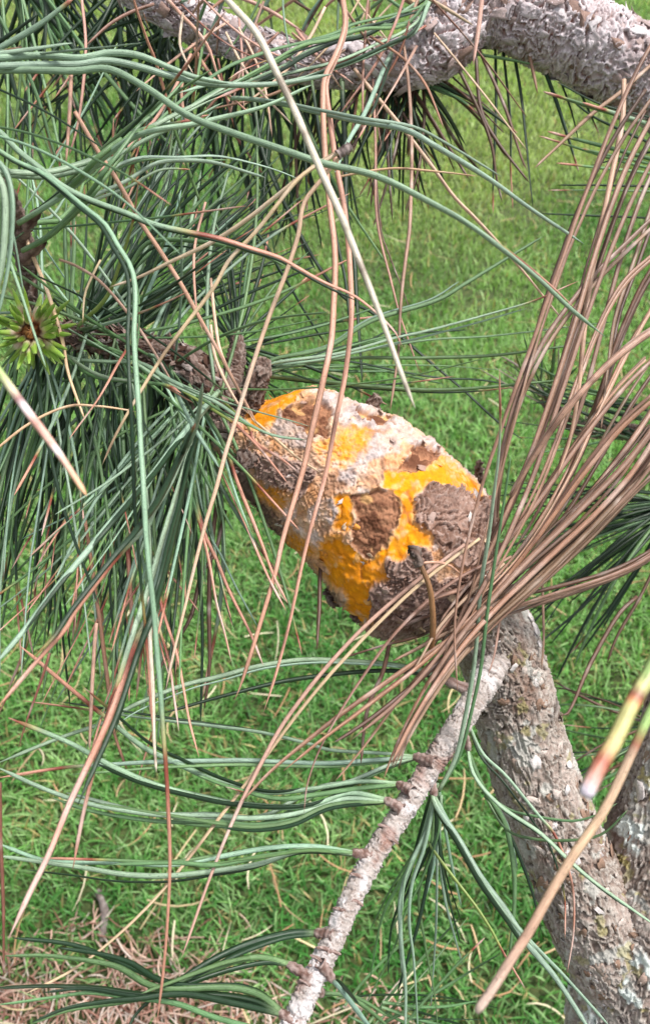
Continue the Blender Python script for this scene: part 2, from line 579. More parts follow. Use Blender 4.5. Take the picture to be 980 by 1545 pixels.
def build_litter():
    r = np.random.default_rng(5)
    n = 14000
    x = r.uniform(LIT_C[0] - 0.75, LIT_C[0] + 0.75, n); y = r.uniform(LIT_C[1] - 0.35, LIT_C[1] + 0.35, n)
    k = r.random(n) < litter_amount(x, y)
    pts = np.stack([x[k], y[k]], 1)[:5200]
    V, Fq, C = strands(len(pts), pts, 0.001, 0.016, 0.055, 0.0011, [(214, 176, 156), (226, 196, 176), (186, 140, 122), (204, 168, 152), (232, 214, 200), (150, 108, 92)], 8)
    link('needle_litter', mesh_from('needle_litter', V, Fq, C, mat=M_LITTER), kind='stuff', label='pinkish brown pine needle litter covering bare soil', category='litter')
    # scattered straw in the lawn
    n = 420
    u = r.random(n)
    y = 0.25 + 2.6 * u ** 1.3; x = r.uniform(-1, 1, n) * (0.4 + 0.42 * y)
    V, Fq, C = strands(n, np.stack([x, y], 1), 0.014, 0.034, 0.085, 0.0013, [(226, 204, 158), (210, 180, 140), (190, 150, 112), (232, 220, 186)], 9)
    link('dry_straw', mesh_from('dry_straw', V, Fq, C, mat=M_LITTER), kind='stuff', label='pale dry straw lying scattered in the lawn', category='straw')


# ---------------------------------------------------------------- bark
def limb_surface(path, res, style, seed, vfine=None, nu_max=520, sub=None):
    """path [(x, y, d, r_px)] -> V, F, cols, and (C, R, frame) for placing things on it"""
    pts = np.array([np.append(P(x, y, d), r * d / F) for x, y, d, r in path])
    dense = spline(pts, 600)
    s = np.concatenate([[0], np.cumsum(np.linalg.norm(np.diff(dense[:, :3], axis=0), axis=1))])
    Lr = s[-1]
    nv = int(np.clip(Lr / res, 12, 900))
    u = np.linspace(0, Lr, nv)
    Cc = np.stack([np.interp(u, s, dense[:, k]) for k in range(4)], 1)
    C, R = Cc[:, :3], Cc[:, 3]
    nu = int(np.clip(2 * np.pi * R.max() / res, 16, nu_max))
    T, Nn, Bn = frames(C, -FWD)
    th = np.linspace(0, 2 * np.pi, nu, endpoint=False)
    Rm = R.mean()
    q = np.stack([np.repeat(Rm * np.cos(th)[None], nv, 0), np.repeat(Rm * np.sin(th)[None], nv, 0), np.repeat(u[:, None], nu, 1)], -1).reshape(-1, 3)
    h, c = style(q, seed, Rm, np.repeat(u[:, None], nu, 1).ravel() / Lr, np.repeat(th[None], nv, 0).ravel())
    rad = R[:, None] + (h - h.mean()).reshape(nv, nu)
    nrm = Nn[:, None, :] * np.cos(th)[None, :, None] + Bn[:, None, :] * np.sin(th)[None, :, None]
    V = C[:, None, :] + rad[..., None] * nrm
    # sideways lift so flake edges curl a little along the axis
    V = V.reshape(-1, 3)
    Fq = grid_faces(nv, nu)
    n0 = len(V)
    V = np.vstack([V, C[0], C[-1]]); c = np.vstack([c, c[0], c[-1]])
    f = []
    for j in range(0, nu - nu % 2, 2):
        f.append((n0, (j + 2) % nu, j + 1, j)); f.append((n0 + 1, n0 - nu + j, n0 - nu + j + 1, n0 - nu + (j + 2) % nu))
    Fq = np.vstack([Fq, np.array(f)])
    return V, Fq, c, (C, R, T, Nn, Bn, rad, th, u)


def plates(q, seed, cell, amp, tilt=0.9):
    w = np.stack([vnoise(q / (np.array(cell) * 1.3), seed + 60 + k) for k in range(3)], 1)
    p = q / np.array(cell) + 0.35 * w
    f1, f2, cr, off = worley(p, seed)
    e = f2 - f1
    dirs = cr * 2 - 1
    h = amp * (cr[:, 0] * 0.8 - 0.4 + tilt * (off * dirs).sum(1)) * sstep(0.0, 0.10, e) - amp * 0.45 * (1 - sstep(0.0, 0.10, e))
    return h, e, cr


def peel(q, seed, cell, levels, amp, power=1.6):
    """peeling layers: a warped field cut into steps, each layer rising to a lifted torn edge"""
    cell = np.array(cell)
    w = np.stack([fbm(q / (cell * 0.7), seed + 60 + k, 2) for k in range(3)], 1)
    z = fbm(q / cell + 0.35 * w, seed, 4) * levels + 40
    k = np.floor(z)
    f = z - k
    rnd = _hash(k.astype(np.int64), k.astype(np.int64) * 0, k.astype(np.int64) * 0, seed)
    return amp * f ** power, f, rnd


def peel2(q, seed, cell, levels, amp, power=1.3):
    """two peeling skins laid over each other, the higher one showing"""
    h1, f1, r1 = peel(q, seed, cell, levels, amp, power)
    h2, f2, r2 = peel(q + 0.37, seed + 7, np.array(cell) * 1.15, levels, amp, power)
    sh = amp * 0.9 * fbm(q / (np.array(cell) * 0.8), seed + 13, 2)
    up = (h1 + sh) > (h2 - sh)
    return np.where(up, h1 + sh * 0.6, h2 - sh * 0.6), np.where(up, f1, f2), np.where(up, r1, r2)


def bark_flaky(q, seed, R, v, th):
    """thin pale papery layers over red brown"""
    n = len(q)
    rep = lambda c: np.repeat(lin(c)[None], n, 0)
    h1, f1, r1 = peel2(q, seed, (0.020, 0.020, 0.014), 6.5, 0.0024, 1.3)
    h2, f2, r2 = peel2(q, seed + 20, (0.009, 0.009, 0.007), 4.5, 0.0010, 1.3)
    lump = fbm(q / 0.03, seed + 40, 3); fine = fbm(q / 0.0022, seed + 41, 3); mid = fbm(q / 0.009, seed + 8, 3)
    h = h1 + h2 + 0.0020 * lump + 0.0003 * fine
    c = mixc(rep((190, 176, 178)), rep((146, 126, 122)), np.clip(0.35 + 0.9 * mid + 0.5 * fine, 0, 1))
    c = mixc(c, rep((228, 218, 222)), np.clip(sstep(0.5, 1.0, f1) * 0.8 + sstep(0.6, 1, f2) * 0.3, 0, 0.9))
    c = mixc(c, rep((150, 104, 90)), (1 - sstep(0.06, 0.5, f1)) * sstep(-0.45, 0.2, mid) * 0.9)
    c = mixc(c, rep((128, 94, 84)), (1 - sstep(0.0, 0.25, f2)) * 0.5)
    c = mixc(c, rep((146, 120, 116)), sstep(0.0, 0.4, fbm(q / 0.022 + 2, seed + 44, 3)) * 0.5)
    c = mixc(c, rep((80, 54, 48)), (1 - sstep(0.0, 0.16, f1)) * 0.85)
    return h, c


def bark_limb(q, seed, R, v, th):
    n = len(q)
    rep = lambda c: np.repeat(lin(c)[None], n, 0)
    h1, f1, r1 = peel2(q, seed, (0.012, 0.012, 0.026), 5.0, 0.0017, 1.2)
    h2, f2, r2 = peel2(q, seed + 20, (0.0058, 0.0058, 0.012), 4.5, 0.0009, 1.2)
    lump = fbm(q / 0.028, seed + 40, 3); fine = fbm(q / 0.002, seed + 41, 3); mid = fbm(q / 0.012, seed + 8, 3)
    h = h1 + h2 + 0.0024 * lump + 0.00025 * fine
    c = mixc(rep((166, 150, 142)), rep((122, 106, 96)), np.clip(0.45 + 1.0 * mid + 0.5 * fine, 0, 1))
    c = mixc(c, rep((190, 182, 174)), np.clip(sstep(0.6, 1.0, f1) * 0.6 + sstep(0.6, 1, f2) * 0.35, 0, 0.85))
    c = mixc(c, rep((112, 80, 62)), sstep(0.12, 0.5, fbm(q / 0.018 + 3, seed + 9, 3)) * 0.55)
    c = mixc(c, rep((62, 48, 40)), (1 - sstep(0.0, 0.30, f1)) * 0.9)
    c = mixc(c, rep((92, 70, 58)), (1 - sstep(0.0, 0.22, f2)) * 0.5)
    li = sstep(0.22, 0.30, fbm(q / 0.009 + 7, seed + 33, 4))
    c = mixc(c, rep((196, 198, 192)), li * 0.55)
    c = mixc(c, rep((166, 160, 104)), sstep(0.33, 0.42, fbm(q / 0.007 + 2, seed + 35, 3)) * 0.5)
    return h, c


def bark_trunk(q, seed, R, v, th):
    h, c = bark_limb(q, seed, R, v, th)
    n = len(q)
    h = h * 1.3
    # old stain and pale lichen crusts
    st = sstep(0.10, 0.45, fbm(q / 0.035, seed + 70, 3))
    c = mixc(c, np.repeat(lin((84, 66, 62))[None], n, 0), st * 0.6)
    patch = sstep(-0.12, 0.12, fbm(q / 0.035 + 5, seed + 77, 2))
    li = sstep(0.06, 0.16, fbm(q / 0.0075, seed + 90, 4)) * patch
    c = mixc(c, np.repeat(lin((214, 222, 218))[None], n, 0), li * 0.9)
    ye = sstep(0.30, 0.40, fbm(q / 0.008 + 9, seed + 95, 3))
    c = mixc(c, np.repeat(lin((190, 178, 104))[None], n, 0), ye * 0.7)
    return h + 0.0007 * li * (1 + vnoise(q / 0.0015, seed + 88)), c


def bark_dark(q, seed, R, v, th):
    n = len(q)
    rep = lambda c: np.repeat(lin(c)[None], n, 0)
    h1, f1, r1 = peel2(q, seed, (0.011, 0.011, 0.012), 6.0, 0.0019, 1.3)
    h2, f2, r2 = peel2(q, seed + 20, (0.004, 0.004, 0.004), 4.0, 0.0006)
    mid = fbm(q / 0.008, seed + 8, 3); fine = fbm(q / 0.002, seed + 41, 3)
    c = mixc(rep((130, 108, 98)), rep((80, 60, 52)), np.clip(0.5 + 1.1 * mid + 0.4 * fine, 0, 1))
    c = mixc(c, rep((172, 158, 150)), np.clip(sstep(0.6, 1.0, f1) * 0.55, 0, 0.8))
    c = mixc(c, rep((62, 42, 36)), (1 - sstep(0.0, 0.25, f1)) * 0.8)
    c = mixc(c, rep((80, 56, 48)), (1 - sstep(0.0, 0.25, f2)) * 0.5)
    return h1 + h2 + 0.0014 * fbm(q / 0.02, seed + 40, 3), c


def bark_twig(q, seed, R, v, th):
    """grey shoot with overlapping leaf-scar ridges running part way round it"""
    n = len(q)
    rep = lambda c: np.repeat(lin(c)[None], n, 0)
    h1, f1, r1 = peel2(q, seed, (0.020, 0.020, 0.0075), 5.0, 0.0011, 1.6)
    h2, f2, r2 = peel2(q, seed + 20, (0.010, 0.010, 0.0045), 3.0, 0.0005, 1.6)
    mid = fbm(q / 0.006, seed + 6, 3); fine = fbm(q / 0.0015, seed + 7, 3)
    h = h1 + h2 + R * 0.06 * fbm(q / 0.010, seed + 4, 3) + 0.00015 * fine
    c = mixc(rep((180, 172, 168)), rep((142, 128, 120)), np.clip(0.4 + 0.9 * mid + 0.4 * fine, 0, 1))
    c = mixc(c, rep((222, 220, 224)), sstep(0.05, 0.30, fbm(q / 0.009 + 4, seed + 9, 3)) * 0.55)
    c = mixc(c, rep((214, 204, 202)), sstep(0.6, 1, f1) * 0.45)
    c = mixc(c, rep((84, 60, 50)), (1 - sstep(0.0, 0.10, f1)) * 0.8)
    c = mixc(c, rep((116, 88, 76)), (1 - sstep(0.0, 0.2, f2)) * 0.5)
    c = mixc(c, rep((136, 84, 66)), sstep(0.25, 0.5, fbm(q / 0.012 + 9, seed + 12, 2)) * 0.5)
    lh, lc = bark_limb(q, 540, R, v, th)
    root = 1 - sstep(0.08, 0.15, v + 0.03 * fine)
    c = mixc(c, lc, root)
    return h * (1 - root) + lh * root, c


def make_flakes(info, n, size, cols, seed, lift=0.0006, vrange=(0, 1)):
    """curled bark scales standing a little off the limb: one stuff mesh"""
    C, R, T, Nn, Bn, rad, th, u = info
    r = np.random.default_rng(seed)
    Vs, Fs, Cs, off = [], [], [], 0
    nv, nu = rad.shape
    for i in range(n):
        iv = int(r.uniform(*vrange) * (nv - 1)); a = r.uniform(0, 2 * np.pi)
        iu = int(a / (2 * np.pi) * nu) % nu
        nr = Nn[iv] * math.cos(a) + Bn[iv] * math.sin(a)
        tg = -Nn[iv] * math.sin(a) + Bn[iv] * math.cos(a)
        p = C[iv] + nr * (rad[iv, iu] + 0.0001)
        w, l = size * r.uniform(0.4, 1.0), size * r.uniform(0.5, 1.3)
        ph = r.uniform(-0.7, 0.7) + (math.pi if r.random() < 0.5 else 0)
        ax = T[iv] * math.cos(ph) + tg * math.sin(ph); bx = -T[iv] * math.sin(ph) + tg * math.cos(ph)
        g = np.array([(s, t) for t in (0, 0.5, 1.0) for s in (-1, -0.35, 0.35, 1)])
        jit = r.normal(0, 0.16, (12, 2))
        s_, t_ = g[:, 0] * (1 - 0.35 * (g[:, 1] > 0.9)) + jit[:, 0], g[:, 1] + jit[:, 1] * 0.8
        lf = lift * r.uniform(0.5, 1.8) * (t_ ** 2) - 0.00025 + 0.0002 * np.abs(s_) * r.uniform(-1, 1)
        V = p + ax[None] * (t_ * l)[:, None] + bx[None] * (s_ * w * 0.5)[:, None] + nr[None] * lf[:, None]
        # lower face
        V2 = V - nr[None] * 0.00022
        Vs += [V, V2]
        f = grid_faces(3, 4, False)
        rim = [(0, 1), (1, 2), (2, 3), (3, 7), (7, 11), (11, 10), (10, 9), (9, 8), (8, 4), (4, 0)]
        f2 = f[:, ::-1] + 12
        fr = np.array([(a_, a_ + 12, b_ + 12, b_) for a_, b_ in rim])
        Fs.append(np.vstack([f, f2, fr]) + off); off += 24
        col = lin(cols[r.integers(len(cols))]) * r.uniform(0.8, 1.12)
        Cs.append(np.repeat(col[None], 24, 0))
    return np.vstack(Vs), np.vstack(Fs), np.vstack(Cs)


# ---------------------------------------------------------------- gall
def poly_sd(px, py, poly):
    """signed distance (negative inside) of points to polygon"""
    poly = np.asarray(poly, float)
    d = np.full(len(px), 1e9); ins = np.zeros(len(px), bool)
    for i in range(len(poly)):
        a, b = poly[i - 1], poly[i]
        e = b - a
        wx, wy = px - a[0], py - a[1]
        t = np.clip((wx * e[0] + wy * e[1]) / (e @ e), 0, 1)
        d = np.minimum(d, np.hypot(wx - e[0] * t, wy - e[1] * t))
        c = ((a[1] > py) != (b[1] > py))
        if e[1] != 0:
            ins ^= c & (px < a[0] + (py - a[1]) / e[1] * e[0])
    return np.where(ins, -d, d)


def gpoly(s):
    """polygons measured on an enlargement of the gall (2.279x, origin 330,560)"""
    return [(330 + float(a.split(',')[0]) / 2.279, 560 + float(a.split(',')[1]) / 2.279) for a in s.split()]


G_ORANGE = [gpoly(s) for s in (
    '95,110 125,70 285,62 268,110 220,148 205,190 165,205 115,175',
    '565,365 690,345 760,318 885,388 880,430 800,418 740,392 680,392 652,430 640,480 682,560 682,585 600,612 565,612 542,650 548,692 512,702 522,842 480,855 428,812 440,765 398,722 345,650 338,608 385,578 445,602 502,652 552,602 592,540 612,480 590,440 555,402',
    '398,438 442,438 444,540 408,535')]
G_SOFT = [gpoly(s) for s in ('350,255 440,205 520,235 470,300 425,335 380,335', '150,385 250,430 210,460 165,430', '330,600 400,560 460,640 440,760 400,720', '690,310 760,290 800,330 720,345',
                             '90,60 170,40 160,90 100,120', '250,560 300,560 330,620 270,600')]
G_WHITE = [gpoly(s) for s in ('340,85 480,95 600,165 700,235 830,300 900,385 850,372 760,305 650,262 620,240 560,225 530,215 430,205 335,130',
                              '470,285 560,240 612,245 600,280 540,305 480,330 470,380 415,388 430,340 470,330', '200,150 300,200 330,290 260,280 215,230', '360,440 420,420 440,520 380,520')]
G_CRATER = [gpoly(s) for s in ('440,435 580,412 604,470 562,580 508,642 448,585 470,505', '680,250 752,272 742,300 642,360 596,362 618,312', '232,150 330,108 392,150 372,228 300,232 250,182', '468,140 602,160 590,202 500,192')]
G_BARK = [gpoly(s) for s in ('690,398 800,430 882,432 960,470 960,660 740,645 690,565 650,470', '512,700 560,640 640,592 700,650 720,700 900,640 940,760 640,960 520,900 514,790', '128,312 200,300 362,350 332,384 282,444 200,424')]
G_DARK = [gpoly('-20,260 120,330 150,400 210,500 290,620 340,690 440,800 420,830 300,720 -20,420'), gpoly('360,720 420,790 415,800 360,760')]


def build_gall(tree_part):
    axis0 = np.array([365.0, 655.0]); ud = np.array([0.806, 0.592]); nd = np.array([0.592, -0.806])
    prof = [(-30, 4, 40), (0, 8, 50), (37, 28, 80), (95, 31, 100), (170, 30, 118), (240, 25, 130), (302, 18, 136), (346, 17, 126), (385, 15, 96), (408, 12, 62), (418, 10, 20)]
    pr = np.array(prof, float)
    D = 0.335
    ns, nt = 330, 470
    S = spline(pr, ns)
    s, cen, hw = S[:, 0], S[:, 1], np.maximum(S[:, 2], 2)
    th = np.linspace(0, 2 * np.pi, nt, endpoint=False)
    mm = D / F
    # base positions in a local frame: image plane axes + depth
    ex = RIGHT * ud[0] - UP * ud[1]; en = RIGHT * nd[0] - UP * nd[1]
    O = P(axis0[0], axis0[1], D)
    base = O + (s * mm)[:, None] * ex + (cen * mm)[:, None] * en
    q3 = base[:, None, :] + (hw * mm)[:, None, None] * (np.cos(th)[None, :, None] * en[None, None] - 0.92 * np.sin(th)[None, :, None] * FWD[None, None])
    q = q3.reshape(-1, 3)
    loc = (q - O)
    # face coordinates of the crust pattern, measured on the gall's own long plane
    gx = axis0[0] + (loc @ RIGHT) / mm; gy = axis0[1] - (loc @ UP) / mm
    front = sstep(-0.25, 0.1, np.repeat(np.sin(th)[None], ns, 0).ravel())
    # let the far side carry the same kinds of crust shifted about
    gx = np.where(front > 0.5, gx, gx * 0.9 + 90); gy = np.where(front > 0.5, gy, gy * 0.92 + 20)
    wx = 13 * fbm(q / 0.0085, 301, 4) + 7 * fbm(q / 0.0026, 305, 3); wy = 13 * fbm(q / 0.0085, 302, 4) + 7 * fbm(q / 0.0026, 306, 3)
    X, Y = gx + wx, gy + wy

    def mask(polys, soft=1.5, grow=0.0):
        d = np.full(len(X), 1e9)
        for p in polys:
            d = np.minimum(d, poly_sd(X, Y, p))
        return 1 - sstep(-soft, soft, d - grow), d
    mo, do = mask(G_ORANGE, 1.5, 4.0); ms, ds = mask(G_SOFT, 7, 4.0); mw, dw = mask(G_WHITE, 4); mc, dc = mask(G_CRATER); mb, db = mask(G_BARK); md, dd = mask(G_DARK, 6)
    h1, e1, r1 = peel(q, 310, (0.014,) * 3, 6.5, 0.0020, 1.3)
    h2, e2, r2 = peel(q, 330, (0.006,) * 3, 4.5, 0.0010, 1.3)
    e1 = e1 * 0.5; e2 = e2 * 0.35
    tone = np.clip(0.5 + 1.1 * fbm(q / 0.007, 311, 3), 0, 1); lit = sstep(0.6, 1.0, e2 / 0.35)
    n = len(q)
    rep = lambda c: np.repeat(lin(c)[None], n, 0)
    f = fbm(q / 0.006, 340, 4); ff = fbm(q / 0.0018, 341, 3)
    col = mixc(rep((216, 182, 156)), rep((214, 158, 112)), np.clip(0.45 + 1.2 * f + 0.5 * ff, 0, 1))
    col = mixc(col, rep((218, 200, 194)), sstep(0.0, 0.35, fbm(q / 0.0045 + 3, 345, 3)) * 0.75)
    col = mixc(col, rep((138, 100, 82)), sstep(0.18, 0.42, fbm(q / 0.0055 + 8, 347, 4)) * 0.6)
    col = mixc(col, rep((150, 104, 80)), (1 - sstep(0.02, 0.10, e2)) * 0.55 * sstep(-0.3, 0.3, f))
    h = 0.9 * h2 + 0.4 * h1 + 0.0006 * f
    # white crust
    col = mixc(col, mixc(rep((206, 194, 192)), rep((160, 146, 144)), np.clip(0.45 + 1.2 * ff, 0, 1)), mw * np.clip(0.75 + 0.8 * f, 0.3, 0.95))
    col = mixc(col, rep((150, 128, 122)), mw * sstep(0.32, 0.55, ff) * 0.7)
    h = h + mw * (0.0003 + 0.0006 * ff)
    # bark left standing
    bc = mixc(rep((170, 142, 130)), rep((126, 96, 82)), np.clip(tone + 0.5 * ff, 0, 1))
    bc = mixc(bc, rep((200, 178, 170)), 0.5 * lit)
    bc = mixc(bc, rep((88, 60, 50)), (1 - sstep(0.02, 0.13, e1)) * 0.7)
    col = mixc(col, bc, mb)
    h = h * (1 - mb) + mb * (0.0011 + h1 + h2)
    dk = mixc(rep((110, 92, 84)), rep((196, 166, 138)), sstep(0.05, 0.4, f) * 0.8)
    dk = mixc(dk, rep((70, 52, 46)), (1 - sstep(0.02, 0.13, e1)) * 0.7)
    col = mixc(col, dk, md * 0.9)
    h = h * (1 - md) + md * (h1 + 0.8 * h2)
    # soft orange dust
    col = mixc(col, rep((234, 158, 50)), ms * np.clip(0.7 + 0.8 * ff, 0.2, 0.98))
    # torn hollows showing red-brown fibres
    fib = fbm(np.stack([X / 16 + Y / 60, Y / 6 - X / 20, np.zeros(n)], 1), 350, 3)
    cc = mixc(rep((168, 122, 94)), rep((108, 70, 52)), np.clip(0.5 + 1.3 * fib + 0.4 * ff, 0, 1))
    cc = mixc(cc, rep((222, 176, 120)), sstep(0.15, 0.45, fbm(q / 0.005 + 7, 352, 3)) * 0.8)
    col = mixc(col, cc, mc)
    h = h * (1 - mc) + mc * (-0.0013 + 0.0010 * fib + 0.9 * h2) + 0.0007 * np.exp(-((dc - 3) / 3.0) ** 2) * sstep(-0.4, 0.3, f)
    # bright powdery orange
    oc = mixc(rep((238, 154, 22)), rep((222, 136, 28)), np.clip(0.5 + 1.2 * f, 0, 1))
    oc = mixc(oc, rep((236, 190, 120)), sstep(0.32, 0.6, ff) * 0.6)
    oc = mixc(oc, rep((232, 160, 50)), sstep(0.1, 0.5, fbm(q / 0.003, 361, 3)) * 0.6)
    # blisters: small swellings with pale torn skin between, and cracks where bark shows through
    w1, w2, wc, wo = worley(q / 0.0034 + 0.4 * np.stack([vnoise(q / 0.003, 380 + k) for k in range(3)], 1), 385)
    blis = sstep(0.65, 0.2, w1)
    oc = mixc(oc, rep((220, 136, 34)), (1 - sstep(0.02, 0.16, w2 - w1)) * 0.35)
    oc = mixc(oc, rep((224, 182, 130)), ((wc[:, 0] > 0.78) * sstep(0.5, 0.3, w1)) * 0.6)
    crack = 1 - sstep(0.0, 0.05, np.abs(fbm(q / 0.012 + 2, 390, 4)))
    oc = mixc(oc, rep((140, 92, 60)), crack * sstep(-0.1, 0.3, f) * 0.7)
    thin = sstep(0.12, 0.42, fbm(q / 0.0048 + 6, 392, 4))
    mo2 = mo * (1 - mc) * (1 - 0.35 * thin)
    col = mixc(col, oc, mo2)
    h = h * (1 - mo2) + mo2 * (-0.0003 + 0.0004 * ff + 0.0005 * f + 0.0005 * blis - 0.0006 * crack)
    # pale rims round the orange and the hollows
    rim = np.exp(-((do - 2.5) / 2.2) ** 2) * (1 - mb * 0.7)
    col = mixc(col, rep((232, 192, 140)), rim * np.clip(0.4 + f, 0, 0.6))
    lump = 0.0026 * fbm(q / 0.024, 370, 2) + 0.0016 * fbm(q / 0.009, 371, 3)
    nr = (np.cos(th)[None, :, None] * en[None, None] - np.sin(th)[None, :, None] * FWD[None, None]).repeat(ns, 0).reshape(-1, 3)
    fade = np.repeat(sstep(0, 20, 418 - s)[:, None], nt, 1).ravel() * 0.7 + 0.3
    V = q + nr * ((h + lump) * fade)[:, None]
    Fq = grid_faces(ns, nt)
    n0 = len(V)
    V = np.vstack([V, base[0], base[-1]]); col = np.vstack([col, col[0], col[-1]])
    f_ = []
    for j in range(0, nt - 1, 2):
        f_.append((n0, (j + 2) % nt, j + 1, j)); f_.append((n0 + 1, n0 - nt + j, n0 - nt + j + 1, n0 - nt + (j + 2) % nt))
    me = mesh_from('gall', V, np.vstack([Fq, np.array(f_)]), col, mat=M_GALL)
    # torn scales of bark and crust still clinging to it
    r = np.random.default_rng(88)
    nn = ns * nt
    wgt = (mb * 0.6 + np.exp(-((dc - 2) / 6.0) ** 2) + 0.25 * md + 0.10)
    idx = r.choice(nn, 330, p=wgt / wgt.sum())
    Vs, Fs, Cs, off = [], [], [], 0
    g = np.array([(sx, tx) for tx in (0, 0.5, 1.0) for sx in (-1, -0.35, 0.35, 1)])
    fq = grid_faces(3, 4, False)
    rimq = [(0, 1), (1, 2), (2, 3), (3, 7), (7, 11), (11, 10), (10, 9), (9, 8), (8, 4), (4, 0)]
    for i in idx:
        p, nv_ = V[i], nr[i] / np.linalg.norm(nr[i])
        t1 = np.cross(nv_, r.normal(0, 1, 3)); t1 /= np.linalg.norm(t1); t2 = np.cross(nv_, t1)
        l, w = r.uniform(0.0015, 0.0042), r.uniform(0.0012, 0.0036)
        j_ = r.normal(0, 0.2, (12, 2))
        s_, t_ = g[:, 0] * (1 - 0.4 * (g[:, 1] > 0.9)) + j_[:, 0], g[:, 1] + 0.7 * j_[:, 1]
        lf = r.uniform(0.0002, 0.0010) * t_ ** 2 - 0.0003
        A = p + t1 * (t_ * l)[:, None] + t2 * (s_ * w * 0.5)[:, None] + nv_ * lf[:, None]
        Vs += [A, A - nv_ * 0.00022]
        Fs.append(np.vstack([fq, fq[:, ::-1] + 12, np.array([(x, x + 12, y + 12, y) for x, y in rimq])]) + off); off += 24
        cb = col[i] * r.uniform(0.8, 1.15) if r.random() < 0.6 else lin(((206, 178, 150), (170, 140, 126), (214, 202, 196))[r.integers(3)])
        Cs.append(np.repeat(cb[None], 24, 0))
    scales = mesh_from('bark_scales', np.vstack(Vs), np.vstack(Fs), np.vstack(Cs), mat=M_GALL)
    return me, scales

